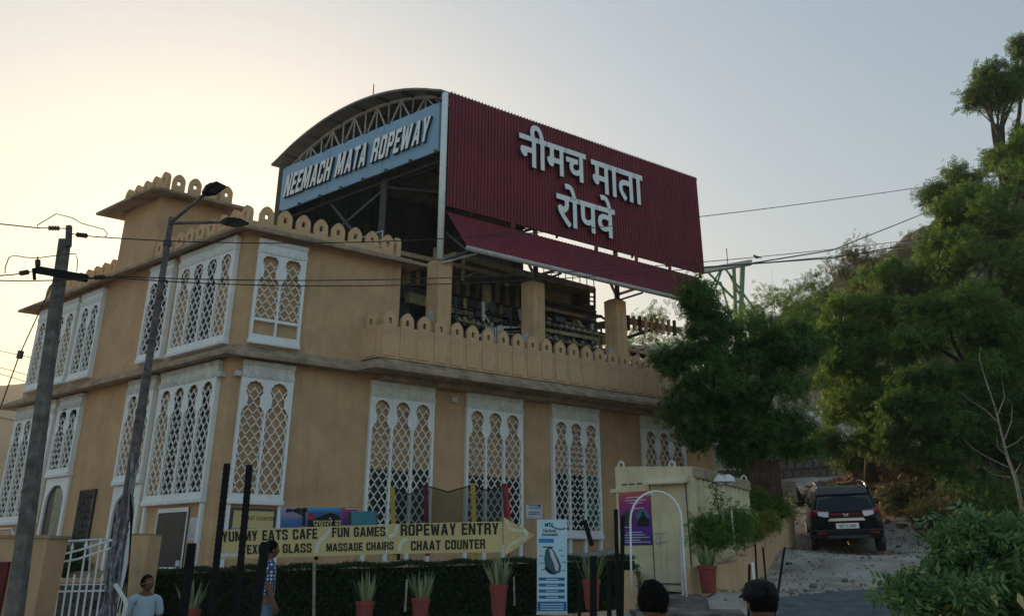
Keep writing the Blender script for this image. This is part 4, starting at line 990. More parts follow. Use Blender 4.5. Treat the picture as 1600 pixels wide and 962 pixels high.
# white cement balusters / rubble beside the building end
bt = at(1128, 735, 24); wb_ = thing('white_railing', 'broken white cement railing at the right end of the building', 'railing', bt)
for i, (px, h) in enumerate(((1129, 52), (1140, 40), (1148, 30), (1155, 34), (1133, 30))):
    p = at(px, 740, 24) - bt; MB().lathe([(.05, 0), (.07, .03), (.04, .2), (.06, h / 52 * .6), (.05, h / 52 * .9), (.07, h / 52), (.01, h / 52 + .04)], 10, tuple(p)).build('baluster', M['frame2'], wb_)
MB().box(-.1, 1.3, -.1, .25, -.7, .0).build('plinth', M['stone'], wb_)
# ================================================================== CAR
cz = at(1332, 862, 21.3); car = thing('parked_car', 'black people carrier seen from behind, parked on the dirt lane', 'car', (at(1330, 862, 21.2).x, 21.2, at(1330, 862, 21.2).z + .10), math.radians(-19)); car.scale = (1.05, 1.05, 1.08); car.rotation_euler = (math.radians(8), math.radians(-1.0), math.radians(-19)); car.location.z = (g1(8.45, 22.1) + g1(10.1, 21.6)) / 2 - .9 * math.sin(math.radians(8)) + .03
def ring(y, pts): return [Vector((x, y, z)) for x, z in pts]
def loft(mb, rings, cap0=True, cap1=True):
    n = len(rings[0]); b = len(mb.v)
    for r_ in rings: mb.v += [tuple(p) for p in r_]
    for i in range(len(rings) - 1):
        for k in range(n):
            q = (k + 1) % n; mb.f.append((b + i * n + k, b + i * n + q, b + (i + 1) * n + q, b + (i + 1) * n + k)); mb.m.append(0)
    if cap0: mb.f.append(tuple(b + k for k in range(n - 1, -1, -1))); mb.m.append(0)
    if cap1: mb.f.append(tuple(b + (len(rings) - 1) * n + k for k in range(n))); mb.m.append(0)
def sec(y, hw, zb, zs, tw=.93):   # lower body section: half width, bottom, shoulder
    zb += .12
    return ring(y, [(-hw * .93, zb), (hw * .93, zb), (hw, zb + .1), (hw * 1.0, zb + .32), (hw * .985, zs - .18), (hw * tw, zs), (-hw * tw, zs), (-hw * .985, zs - .18), (-hw, zb + .32), (-hw, zb + .1)])
mb = MB(); loft(mb, [sec(0, .76, .36, .93, .9), sec(.05, .83, .30, .98), sec(.25, .865, .27, 1.02), sec(.9, .87, .25, 1.03), sec(2.4, .87, .23, 1.0), sec(3.2, .865, .23, .98), sec(3.9, .85, .25, .93), sec(4.25, .78, .3, .82), sec(4.4, .6, .36, .66)]); mb.build('body', M['carpaint'], car, smooth=False)
def gh(y, hb, ht, zb, zt): return ring(y, [(-hb, zb), (hb, zb), (ht, zt - .07), (ht * .86, zt), (0, zt + .02), (-ht * .86, zt), (-ht, zt - .07)])
mb = MB(); loft(mb, [gh(.10, .79, .70, .97, 1.05), gh(.28, .80, .66, .98, 1.48), gh(.55, .81, .67, 1.0, 1.60), gh(1.5, .81, .68, 1.0, 1.645), gh(2.6, .80, .67, .98, 1.60), gh(3.0, .79, .62, .97, 1.38), gh(3.45, .76, .6, .95, 1.02)]); mb.build('roof', M['carpaint'], car)
def quad(m, *p, th=.006): 
    n_ = (p[1] - p[0]).cross(p[3] - p[0]).normalized() * th; return MB().hexa([q - n_ * .2 for q in p] + [q + n_ for q in p])
V = Vector
rg = quad(0, V((-.70, .135, 1.03)), V((.70, .135, 1.03)), V((.60, .262, 1.425)), V((-.60, .262, 1.425)), th=.012).build('rear_window', M['carglass'], car)
MB().hexa([V((x, y, z)) for x, y, z in ((-.62, .20, 1.445), (.62, .20, 1.445), (.64, .5, 1.60), (-.64, .5, 1.60), (-.60, .17, 1.475), (.60, .17, 1.475), (.62, .5, 1.635), (-.62, .5, 1.635))]).build('spoiler', M['carpaint'], car)
for s in (-1, 1):
    w_ = quad(0, *([V((s * .815, .55, 1.06)), V((s * .70, .62, 1.50)), V((s * .71, 1.45, 1.53)), V((s * .825, 1.4, 1.06))][::s]), th=.01); w_.build('side_window', M['carglass'], car)
    w_ = quad(0, *([V((s * .825, 1.48, 1.06)), V((s * .71, 1.53, 1.53)), V((s * .70, 2.5, 1.51)), V((s * .815, 2.9, 1.05))][::s]), th=.01); w_.build('side_window', M['carglass'], car)
    MB().tube([(s * .60, .45, 1.61), (s * .60, .55, 1.70), (s * .61, 1.6, 1.73), (s * .60, 2.4, 1.69), (s * .59, 2.5, 1.62)], .022, 8).build('roof_rail', M['chrome'] if s else M['chrome'], car, smooth=True)
    MB().hexa([V((s * a_, y, z)) for a_, y, z in ((.50, .02, .93), (.86, .20, .90), (.86, .24, .92), (.5, .1, .93), (.44, .06, 1.08), (.80, .16, 1.12), (.80, .30, 1.12), (.44, .16, 1.08))]).build('taillight', M['taillight'], car)
    MB().hexa([V((s * a_, y, z)) for a_, y, z in ((.42, -.005, .94), (.66, .03, .93), (.66, .09, .93), (.42, .08, .94), (.40, .03, 1.06), (.66, .075, 1.06), (.66, .12, 1.06), (.40, .11, 1.06))]).build('reversing_light', M['whitelens'], car)
    mi = MB().sphere((s * 1.0, 2.75, 1.10), .11, .06, .085, 12, 8).bar((s * .84, 2.78, 1.04), (s * .98, 2.77, 1.08), .04); mi.build('wing_mirror', M['carpaint'], car, smooth=True)
    for y in (.85, 3.5):
        wh = MB().wheel((s * .79, y, .32), (1, 0, 0), .325, .20, 28).build('wheel', M['tyre'], car)
        MB().wheel((s * .86, y, .32), (1, 0, 0), .2, .09, 20).build('rim', M['steelw'], wh)
    MB().hexa([V((s * x, y, z)) for x, y, z in ((.80, .5, .24), (.90, .5, .24), (.90, 1.25, .24), (.80, 1.25, .24), (.80, .58, .66), (.885, .6, .66), (.885, 1.12, .66), (.80, 1.12, .66))]).build('wheel_arch', M['plastic'], car)
    MB().box(s * .62 - .1, s * .62 + .1, -.07, -.05, .54, .58).build('reflector', M['taillight'], car)
MB().hexa([V(p) for p in ((-.78, -.06, .42), (.78, -.06, .42), (.83, .25, .40), (-.83, .25, .40), (-.82, -.05, .64), (.82, -.05, .64), (.86, .25, .68), (-.86, .25, .68))]).build('rear_bumper', M['carpaint'], car)
MB().box(-.5, .5, -.066, -.061, .43, .50).build('lower_grille', M['plastic'], car)
MB().hexa([V(p) for p in ((-.44, -.035, .84), (.44, -.035, .84), (.40, .05, .84), (-.40, .05, .84), (-.40, -.03, .905), (.40, -.03, .905), (.38, .05, .905), (-.38, .05, .905))]).build('chrome_strip', M['chrome'], car)
np_ = MB().box(-.27, .27, -.075, -.062, .66, .79).build('number_plate', M['white'], car)
me, bb = text_mesh('RJ27 CL 5805', 'plate_lettering', M['ink'], .085, .001, .001, xs=.82, align='CENTER'); link('plate_lettering', me, np_, (0, -.077, .695))
em = MB().tube([(-.055, -.01, 1.03), (-.04, -.02, .96), (.04, -.02, .96), (.055, -.01, 1.03)], .008, 6).tube([(-.03, -.015, .995), (.03, -.015, .995)], .007, 6); em.build('badge', M['chrome'], car)
MB().box(-.60, .60, .075, .10, .985, 1.02).build('tailgate_strip', M['taillight'], car)
MB().tube([(0, .7, 1.63), (0, .62, 1.80)], .005, 5).build('aerial', M['black'], car)
loft_ = MB().hexa([V(p) for p in ((-.56, .56, 1.622), (.56, .56, 1.622), (.57, 2.5, 1.628), (-.57, 2.5, 1.628), (-.52, .6, 1.65), (.52, .6, 1.65), (.54, 2.4, 1.655), (-.54, 2.4, 1.655))]).build('roof_sheen_skin', M['skysheen'], car)  # extra glossy skin added over the roof to catch the sky reflection
for o_ in car.children:
    if o_.name.split('.')[0] in ('body', 'roof', 'rear_bumper', 'spoiler'): bv = o_.modifiers.new('bevel', 'BEVEL'); bv.width = .03; bv.segments = 3; bv.angle_limit = .3
for s in (-.35, .35): MB().sphere((s, 2.0, 1.12), .16, .07, .28, 10, 7).build('seat', M['dknav'], car)
# ================================================================== HEDGE AND PLANTER
hb = Vector((-6.35, 13.0, 0)); hd = thing('hedge', 'long clipped dark green hedge under the yellow arrow sign', 'hedge', hb)
HX0, HX1 = -6.35, 2.05
def hp(t, dy, z): return Vector((HX0 + (HX1 - HX0) * t, 13.0 + .35 * t + dy, z)) - hb
zt0, zt1, zb0, zb1 = 1.70, 1.93, .55, 1.12
MB().hexa([hp(0, .08, zb0), hp(1, .08, zb1), hp(1, .62, zb1), hp(0, .62, zb0), hp(0, .08, zt0 - .06), hp(1, .08, zt1 - .06), hp(1, .62, zt1 - .06), hp(0, .62, zt0 - .06)]).build('dark_core', mat('hedge_inner', (.008, .012, .006), 1), hd)  # solid near-black box inside the leaf shell
r = np.random.RandomState(21); n = 30000; t = r.uniform(0, 1, n); side = r.uniform(0, 1, n) < .62
zz = np.where(side, r.uniform(0, 1, n), 1.0 + r.normal(0, .012, n)); dy = np.where(side, r.normal(.05, .025, n), r.uniform(0, .62, n))
zb = zb0 + (zb1 - zb0) * t; zt = zt0 + (zt1 - zt0) * t + .02 * np.sin(t * 60)
cen = np.stack([(HX1 - HX0) * t, .35 * t + dy, zb + (zt - zb) * zz], 1)
ex = r.uniform(0, 1, 1200); cen2 = np.stack([r.choice([0, HX1 - HX0], 1200), r.uniform(.0, .9, 1200), r.uniform(.9, 1.8, 1200)], 1)
v, f = leaves(np.concatenate([cen, cen2]), np.full(n + 1200, .018), 30000, .032, seed=4, pairs=1, asp=.6); link('leaves', npmesh('leaves', v, f, L['hedge']), hd)
pk = thing('planter_kerb', 'low peach painted kerb running under the dark hedge', 'kerb', hb)
mb = MB()
for i in range(8):
    a, b = i / 8 + .001, (i + 1) / 8 - .001
    z0, z1 = zb0 + (zb1 - zb0) * a, zb0 + (zb1 - zb0) * b
    q = [hp(a, -.12, -.3), hp(b, -.12, -.3), hp(b, .7, -.3), hp(a, .7, -.3), hp(a, -.12, z0 + .01), hp(b, -.12, z1 + .01), hp(b, .7, z1 + .01), hp(a, .7, z0 + .01)]
    MB().hexa(q).build('kerb_section', M['plaster2'], pk)
# ================================================================== ARROW SIGN
YB = 12.75
sb = at(345, 872, YB); sign = thing('arrow_sign', 'long yellow arrow shaped board reading ROPEWAY ENTRY above the hedge', 'sign', sb)
def sp(px, py, dy=0): return at(px, py, YB) - sb + Vector((0, dy, 0))
def board(name, quadpx, m, th=.02, dy=0, parent=None):
    p = [sp(x, y, dy) for x, y in quadpx]; k = Vector((0, th, 0)); n_ = len(p)
    mb = MB(); mb.add(p + [q + k for q in p], [tuple(range(n_)), tuple(range(2 * n_ - 1, n_ - 1, -1))] + [(i, n_ + i, n_ + (i + 1) % n_, (i + 1) % n_) for i in range(n_)])
    return mb.build(name, m, parent or sign)
board('sign_panel', [(345, 873), (603, 865), (603, 819), (347, 827)], M['yellow'])
board('sign_panel', [(605, 864.5), (785, 862), (785, 814), (605, 818)], M['yellow'])
board('arrow_head', [(787, 869), (787, 807), (836, 836)], M['yellow'], dy=-.01)
def sign_text(s, x0, x1, ytop, ybot, y2top=None, m=None):
    k = (y2top - ytop) if y2top is not None else 0
    A_, B_, C_, D_ = (sp(x, y, -.006) for x, y in ((x0, ybot), (x1, ybot + k), (x0, ytop), (x1, ytop + k)))
    ww = {'M': .62, 'W': .66, 'I': .17, ' ': .26, 'A': .54, 'N': .5, 'E': .42, 'F': .41, 'L': .41}; tot_ = sum(ww.get(c, .48) + .08 for c in s) - .08; cx = 0
    for c in s:
        w1 = ww.get(c, .48)
        if c != ' ':
            mb = MB()
            for poly in GL[c]:
                P_ = []
                for px_, pz_ in poly:
                    u_ = (cx + px_ * w1) / tot_; P_.append((A_.lerp(B_, u_)).lerp(C_.lerp(D_, u_), pz_))
                n_ = len(P_); mb.add(P_ + [p + Vector((0, .004, 0)) for p in P_], [tuple(range(n_)), tuple(range(2 * n_ - 1, n_ - 1, -1))] + [(i, n_ + i, n_ + (i + 1) % n_, (i + 1) % n_) for i in range(n_)])
            mb.build('letter', m or M['ink'], sign)
        cx += w1 + .08
sign_text('YUMMY EATS CAFE', 347, 496, 830, 846, 825); sign_text('EXOTIC GLASS', 386, 487, 850.5, 865, 848)
sign_text('FUN GAMES', 519, 602, 823.5, 838.5, 822); sign_text('MASSAGE CHAIRS', 510, 615, 848.5, 861, 845.5)
sign_text('ROPEWAY ENTRY', 626, 779, 818.5, 836.5, 816); sign_text('CHAAT COUNTER', 642, 758, 844.5, 859.5, 841.5)
def sprig(pts, n=12, s=.03, seed=0):
    r_ = random.Random(seed); mb = MB(); P_ = [sp(x, y, -.008) for x, y in pts]; mb.tube(P_, .004, 4)
    for i in range(n):
        t = i / n * (len(P_) - 1); k = int(t); p = P_[k].lerp(P_[k + 1], t - k); d = (P_[k + 1] - P_[k]).normalized(); nx = Vector((-d.z, 0, d.x))
        for sg_ in (-1, 1):
            e = (d * .7 + nx * sg_).normalized(); wv = Vector((-e.z, 0, e.x)); L__ = s * r_.uniform(1, 1.6)
            q = [p, p + e * L__ * .5 + wv * s * .35, p + e * L__, p + e * L__ * .5 - wv * s * .35]; k_ = Vector((0, -.003, 0))
            mb.hexa(q + [a + k_ for a in q])
    mb.build('floral_scroll', M['frame'], sign)
sprig([(494, 863), (497, 848), (508, 838), (517, 826)], 14); sprig([(608, 838), (617, 834), (621, 820)], 9); sprig([(624, 860), (627, 846), (637, 841)], 9)
sprig([(345, 868), (355, 866), (368, 867), (380, 850)], 12); sprig([(791, 813), (796, 825), (806, 828), (816, 829)], 10, .022); sprig([(791, 863), (797, 850), (808, 845), (817, 836)], 10, .022); sprig([(818, 826), (824, 833), (818, 845)], 7, .03)
for px, m in ((612, M['yellowp']), (739, M['yellowp']), (493, M['black']), (622, M['black'])): MB().bar(sp(px, 862, .05), sp(px, 874, .05), .05).build('sign_leg', m, sign)
# ================================================================== TRAMPOLINE NET behind the sign
tb = at(700, 860, 14.6); tr = thing('trampoline_net', 'black safety net on yellow and red padded posts behind the arrow sign', 'trampoline', tb)
def tp(px, py, Y=14.6): return at(px, py, Y) - tb
for i, (px, py, m, Y) in enumerate(((613, 760, M['yellowp'], 14.3), (665, 757, M['redp'], 15.2), (739, 755, M['yellowp'], 14.3), (789, 755, M['redp'], 15.0))):
    MB().tube([tp(px, py, Y), tp(px + (2 if i < 3 else 5), 830, Y), tp(px + 3, 868, Y)], .045 if i != 3 else .06, 8).build('padded_post', m, tr)
nm = bpy.data.materials.new('net_mesh'); nm.use_nodes = True; t_ = nm.node_tree; b_ = t_.nodes['Principled BSDF']; b_.inputs['Base Color'].default_value = (.01, .01, .012, 1); b_.inputs['Alpha'].default_value = .6
mb = MB(); path = [(618, 762, 14.4), (640, 772, 14.9), (665, 758, 15.1), (700, 768, 14.8), (739, 757, 14.4), (762, 766, 14.7), (789, 757, 14.9)]
for a, b in zip(path[:-1], path[1:]):
    mb.add([tp(a[0], a[1], a[2]), tp(b[0], b[1], b[2]), tp(b[0] + 2, 850, b[2]), tp(a[0] + 2, 850, a[2])], [(0, 1, 2, 3)])
mb.build('net', nm, tr); mb = MB()
mb.tube([tp(*p) for p in path], .012, 5); mb.build('top_cord', M['black'], tr)
# posters on the wall strip behind the sign
YP = 14.9
def flat(name, label, cat, px0, py0, px1, py1, Y, m, group=None, th=.03, base=None):
    a, b, c, d = at(px0, py1, Y), at(px1, py1 - .0, Y), at(px1, py0, Y), at(px0, py0, Y); o = a; t = thing(name, label, cat, o)
    k = Vector((0, th, 0)); q = [p - o for p in (a, b)] ; MB().hexa([q[0], q[1], q[1] + k, q[0] + k, d - o, c - o, c - o + k, d - o + k]).build('panel', m, t); return t, o
t, o = flat('scenic_banner', 'blue printed banner of a tree and lake above the arrow sign', 'banner', 438, 793, 480, 825, YP, M['scenic2'])
mb = MB(); q = lambda px, py: at(px, py, YP) - o + Vector((0, -.006, 0))
mb.tube([q(474, 820), q(475, 805), q(473, 794)], .03, 5).tube([q(475, 805), q(460, 797), q(447, 799)], .014, 4).tube([q(475, 803), q(478, 796)], .014, 4); 
for k in range(16): c = q(random.uniform(448, 479), random.uniform(794, 800)); mb.sphere(tuple(c), .05, .004, .02, 6, 4)
mb.build('tree_print', M['ink'], t)
t, o = flat('scenic_banner', 'blue mountain banner with Hindi lettering above the arrow sign', 'banner', 481, 792, 532, 824, YP - .02, M['scenic'])
q = lambda px, py: at(px, py, YP - .02) - o + Vector((0, -.006, 0))
mb = MB(); mb.add([q(481, 812), q(496, 808), q(506, 804), q(516, 800), (q(524, 803)), q(532, 807), q(532, 824), q(481, 824)], [tuple(range(7, -1, -1))]); mb.build('mountain_print', M['dknav'], t)
mb = MB().wheel(q(486.5, 807) , (0, 1, 0), .06, .004, 16); mb.build('red_sun_print', M['redp'], t)
me, bb = text_mesh('पधारो सा', 'hindi_lettering', M['yellow'], .19, .003, .001, xs=.9); link('hindi_lettering', me, t, q(489, 823) + Vector((0, -.004, 0)))
t, o = flat('small_poster', 'small magenta poster with a phone picture beside the blue mountain banner', 'poster', 533, 792, 559, 820, YP - .04, M['poster'])
MB().box(.1, .19, -.01, -.004, .05, .24).build('phone_print', M['plastic'], t); MB().box(.06, .30, -.01, -.004, .29, .31).build('print_line', M['paper'], t)
t, o = flat('teal_box', 'teal glass counter box standing behind the arrow sign', 'box', 549, 798, 586, 824, 14.2, M['tealglass'], th=.3)
M['tealsolid'] = mat('teal_panel', (.03, .20, .27), .4, .1, 3); t.children[0].data.materials[0] = M['tealsolid']
t, o = flat('wall_notice', 'pale lilac notice sheet on the wall right of the arrow head', 'notice', 822, 788, 847, 809, 17.8, M['paper'], th=.004)
for z_ in (.27, .22, .12, .08): MB().box(.06, .32, -.006, -.001, z_, z_ + .016).build('print_line', M['banblue'], t)
MB().box(.28, .33, -.006, -.001, .25, .29).build('print_mark', M['ink'], t)
# roll up banner
t, ob = flat('rollup_banner', 'tall pale blue standing banner for a massage chair in front of the hedge', 'banner', 839, 811, 886, 957, 12.45, M['banwhite'], th=.02)
def rb(fx, fz, dy=-.004): # fractions of the banner
    A_, B_, C_, D_ = (at(x, y, 12.45) - ob for x, y in ((839, 957), (886, 957), (886, 811), (839, 811))); return (A_.lerp(B_, fx)).lerp(D_.lerp(C_, fx), fz) + Vector((0, dy, 0))
def rbox(name, x0, x1, z0, z1, m, dy=-.003):
    q = [rb(x0, z0, dy), rb(x1, z0, dy), rb(x1, z0, -.0005), rb(x0, z0, -.0005), rb(x0, z1, dy), rb(x1, z1, dy), rb(x1, z1, -.0005), rb(x0, z1, -.0005)]; return MB().hexa(q).build(name, m, t)
rbox('blue_footer', .02, .98, .02, .12, M['banblue']); 
for k in range(3): rbox('footer_line', .12, .88, .035 + k * .026, .045 + k * .026, M['banwhite'], -.005)
for k in range(4): rbox('service_bar', .06, .92, .15 + k * .063, .183 + k * .063, M['banblue']); rbox('service_text', .3, .7, .16 + k * .063, .17 + k * .063, M['banwhite'], -.005)
rbox('title_bar', .06, .56, .745, .79, mat('bright_blue', (.02, .22, .5), .6)); rbox('caption', .2, .54, .69, .705, M['steeld'])
for a, s, x, z in ((1, 'MTS', .26, .92), (1, 'Full Body', .2, .86), (1, 'Automated', .16, .82)):
    me, bb = text_mesh(s, 'banner_lettering', M['dknav'], .085 if s == 'MTS' else .065, .001, .001, xs=.85); link('banner_lettering', me, t, rb(x, z, -.004))
mb = MB()
for k in range(10):
    f0 = .45 + k * .05; z0 = .93 - .045 * math.sin((k + 1) / 11 * math.pi * .75); mb.hexa([rb(f0, z0, -.003), rb(f0 + .052, z0 - .002, -.003), rb(f0 + .052, z0, -.001), rb(f0, z0, -.001), rb(f0, z0 + .018, -.003), rb(f0 + .052, z0 + .016, -.003), rb(f0 + .052, z0 + .016, -.001), rb(f0, z0 + .018, -.001)])
mb.build('swoosh', M['tealsolid'], t)
def rpoly(name, pts, m, dy): 
    P_ = [rb(x, z, dy) for x, z in pts]; n_ = len(P_); MB().add(P_ + [p + Vector((0, .002, 0)) for p in P_], [tuple(range(n_)), tuple(range(2 * n_ - 1, n_ - 1, -1))]).build(name, m, t)
rpoly('chair_print', [(.28, .46), (.42, .42), (.58, .40), (.78, .43), (.80, .50), (.70, .58), (.56, .66), (.46, .70), (.36, .69), (.28, .66), (.24, .57)], mat('teal_dark', (.03, .10, .13), .6), -.003)
rpoly('chair_print', [(.40, .68), (.50, .67), (.62, .58), (.72, .50), (.72, .44), (.62, .44), (.56, .52), (.46, .60)], M['paper'], -.0055)
rpoly('chair_print', [(.24, .47), (.38, .42), (.56, .40), (.52, .43), (.30, .49)], M['ink'], -.0055)
for x, z in ((.08, .60), (.1, .52), (.14, .45), (.72, .66), (.78, .60), (.84, .53), (.82, .44)): rbox('caption', x, x + .13, z, z + .008, M['steeld'])
rbox('base_rail', -.02, 1.02, -.015, .012, M['steelw'], -.03)
# ================================================================== POTTED PLANTS
def pot(label, px, py, Y, h=.42, w_=.13, nb=28, bl_=.46, seed=0, group='red clay pots of striped snake plants along the hedge'):
    b = at(px, py, Y); t = thing('potted_plant', label, 'potted plant', b, group=group)
    MB().lathe([(w_ * .72, 0), (w_ * .78, .02), (w_, h * .85), (w_ * 1.1, h * .86), (w_ * 1.12, h), (w_ * .95, h), (w_ * .9, h - .03), (.01, h - .04)], 18).build('pot', M['terracotta'], t, smooth=False)
    r_ = random.Random(seed); mb = MB()
    for k in range(nb):
        a = r_.uniform(0, 6.28); s_ = r_.uniform(0, .1); L__ = bl_ * r_.uniform(.6, 1.12); tilt = r_.uniform(.05, .5); d = Vector((math.cos(a) * tilt, math.sin(a) * tilt, 1)).normalized(); p = Vector((math.cos(a) * s_, math.sin(a) * s_, h - .05)); wv = Vector((-math.sin(a), math.cos(a), 0)) * .022
        out = Vector((math.cos(a), math.sin(a), 0)); m1 = p + d * L__ * .5 + out * .01; e = p + d * L__ + out * .06 * tilt
        mb.add([p - wv * .8, p + wv * .8, m1 + wv * 1.1 + out * .006, m1 - wv * 1.1 + out * .006, e], [(0, 1, 2, 3), (3, 2, 4)])
    mb.build('blades', L['blade'], t); return t
pot('potted snake plant left of centre, its pot cut off by the photo edge', 568, 985, 12.3, seed=1)
pot('potted snake plant second from the left under the arrow sign', 656, 980, 12.3, seed=2)
pot('tall potted snake plant between the arrow sign and the blue standing banner', 779, 964, 12.35, h=.47, bl_=.48, nb=32, seed=3)
pot('potted snake plant right of the blue standing banner', 925, 952, 12.6, h=.44, seed=4)
pot('potted snake plant at the left end of the hedge by the seated man', 292, 1000, 11.8, seed=6)
pot('red pot of grassy plant by the steel arch and planter', 1108, 926, 14.2, h=.46, w_=.155, nb=44, bl_=.40, seed=5, group=None)
# ================================================================== CONTAINER KIOSK
kc = Vector((at(1097, 900, 15.1).x, 15.1, 1.2)); kd = -DL; AK = math.atan2(kd.y, kd.x)
# local frame: x along the front from left (0) to right (1.58); y into the cabin
KW = 1.72; KD = 3.2
ko = kc + DL * KW; kio = thing('site_cabin', 'cream painted metal cabin with a purple poster by the steel arch', 'cabin', ko, AK)
def klean(x): return 2.52 - .12 * x / KW
mb = MB()
mb.hexa([(0, 0, .18), (KW, 0, .10), (KW, .04, .10), (0, .04, .18), (0, 0, klean(0)), (KW, 0, klean(KW)), (KW, .04, klean(KW)), (0, .04, klean(0))])
mb.build('front_panel', M['containr'], kio)
MB().hexa([(.01, KD, .18), (KW - .01, KD, .1), (KW - .01, KD + .04, .1), (.01, KD + .04, .18), (.01, KD, 2.4), (KW - .01, KD, 2.4), (KW - .01, KD + .04, 2.4), (.01, KD + .04, 2.4)]).build('rear_panel', M['containr'], kio)
for nm_, xx, z1 in (('side_panel', KW, 2.22), ('side_panel', 0.0, 2.5)):
    mb = MB(); n = 48
    for i in range(n):
        y0, y1 = .045 + (KD - .05) * i / n, .045 + (KD - .05) * (i + 1) / n; a, b = [(0, 0), (0, -.08), (-.08, -.08), (-.08, 0)][i % 4]
        mb.hexa([(xx + a - .01, y0, .12), (xx + b - .01, y1, .12), (xx + b, y1, .12), (xx + a, y0, .12), (xx + a - .01, y0, z1), (xx + b - .01, y1, z1), (xx + b, y1, z1), (xx + a, y0, z1)])
    mb.build(nm_, M['containr'], kio)
MB().box(KW - .03, KW + .04, -.02, KD + .06, 2.225, 2.42).build('side_fascia', M['ledge'], kio)
MB().hexa([(0, 0.0, klean(0) + .002), (KW + .03, 0, klean(KW) + .002), (KW + .03, KD, klean(KW) + .002), (0, KD, klean(0) + .002), (0, 0, klean(0) + .03), (KW + .03, 0, klean(KW) + .03), (KW + .03, KD, klean(KW) + .03), (0, KD, klean(0) + .03)]).build('cabin_roof', M['containr'], kio)
for x, y in ((.12, .05), (1.25, .05), (KW - .05, KD - .1), (1.0, KD - .1)): MB().tube([(x - .06, y, klean(x) + .02), (x - .06, y, klean(x) + .1), (x, y, klean(x) + .15), (x + .06, y, klean(x) + .1), (x + .06, y, klean(x) + .02)], .018, 6).build('lifting_eye', M['frame2'], kio)
dr = MB().box(.78, 1.52, -.02, -.001, .28, 2.12).build('door', M['containr'], kio)
mb = MB()
for a in ((.765, .78, .26, 2.14), (1.52, 1.535, .26, 2.14), (.78, 1.52, .26, .275)): mb.box(a[0], a[1], -.026, -.001, a[2], a[3])
mb.build('door_gap', M['steeld'], dr)
MB().box(.9, .92, -.023, -.0205, .5, 2.0).box(1.14, 1.16, -.023, -.0205, .5, 2.0).box(1.38, 1.40, -.023, -.0205, .5, 2.0).build('door_rib', M['containr'], dr)
MB().bar((.80, -.03, 1.2), (1.05, -.03, 1.2), .02).build('bolt', M['steelw'], dr); MB().bar((.82, -.03, 1.04), (1.05, -.03, 1.04), .02).build('bolt', M['steelw'], dr)
MB().box(.86, .93, -.06, -.03, 1.02, 1.12).build('padlock', M['steelw'], dr)
MB().hexa([(.72, -.26, 2.12), (1.60, -.26, 2.10), (1.60, 0, 2.16), (.72, 0, 2.18), (.72, -.26, 2.16), (1.60, -.26, 2.14), (1.60, 0, 2.27), (.72, 0, 2.29)]).build('door_canopy', M['containr'], kio)
for k in range(4): MB().box(.14 + k * .17, .26 + k * .17, -.012, -.001, 2.16, 2.185).build('vent_slot', M['steeld'], kio)
po = MB().box(.06, .76, -.008, -.001, .98, 2.02).build('poster', M['poster'], kio)
mb = MB()
for z_, x0, x1 in ((1.90, .22, .62), (1.84, .2, .66), (1.79, .3, .58), (1.68, .36, .62), (1.32, .16, .3), (1.22, .2, .55), (1.17, .16, .6), (1.12, .16, .7), (1.07, .16, .5), (1.03, .16, .72)): MB().box(x0, x1, -.011, -.0085, z_, z_ + .018).build('poster_line', M['paper'], po)
MB().wheel((.25, -.009, 1.50), (0, 1, 0), .15, .004, 24).build('round_print', M['plastic'], po)
MB().wheel((.58, -.009, 1.53), (0, 1, 0), .13, .004, 24).build('disc_print', M['tealsolid'], po)
mb = MB(); mb.plate([(.46, 1.34), (.70, 1.34), (.72, 1.46), (.66, 1.52), (.62, 1.55), (.56, 1.55), (.50, 1.50), (.44, 1.40)], -.014, -.0115); mb.wheel((.59, -.013, 1.58), (0, 1, 0), .035, .002, 12); mb.build('figure_print', M['ink'], po)
MB().box(.66, .74, -.012, -.0085, 1.92, 1.99).build('corner_mark', M['yellow'], po)
MB().box(-.12, .05, -.02, .3, 2.02, 2.10).build('side_bracket', M['containr'], kio)
# floodlights on the cabin side: stand on the planter
for i, (px, lab) in enumerate(((1129, 'left one of two round floodlights beside the cream cabin'), (1143, 'right one of two round floodlights beside the cream cabin'))):
    Y = 14.7; b = at(px, 800, Y); t = thing('floodlight', lab, 'lamp', b, group=None)
    MB().tube([(0, 0, -.6), (0, 0, .48)], .018, 6).build('stem', M['steelw'], t)
    MB().lathe([(.02, .70), (.09, .66), (.13, .56), (.11, .55), (.02, .60)], 14).build('hood', M['frame2'], t, smooth=False)
    MB().sphere((0, -.02, .53), .055).build('bulb', M['paper'], t, smooth=True)
# ================================================================== STEEL ARCH
pa = at(1030, 925, 13.3); ar = thing('steel_arch', 'white tubular steel arch standing in front of the cream cabin door', 'arch', pa)
def ap(px, py, Y=13.3): return at(px, py, Y) - pa
P_ = [ap(987, 928), ap(986, 880), ap(985, 812)]
for k in range(1, 12):
    t_ = math.pi * (1 - k / 12); P_.append(ap(1025 + 40 * math.cos(t_), 812 - 45 * math.sin(t_)))
P_ += [ap(1065, 812), ap(1069, 880), ap(1073, 932)]
MB().tube(P_, .018, 8).build('arch_tube', M['frame'], ar, smooth=True)
MB().tube([ap(1063, 838), ap(1067, 930)], .02, 6).build('gate_post', M['steelw'], ar)
MB().tube([ap(1061, 838), ap(1070, 842)], .018, 6).build('gate_hinge', M['steelw'], ar)
MB().sphere(tuple(ap(1017, 772)), .03).build('small_lamp', M['paper'], ar)
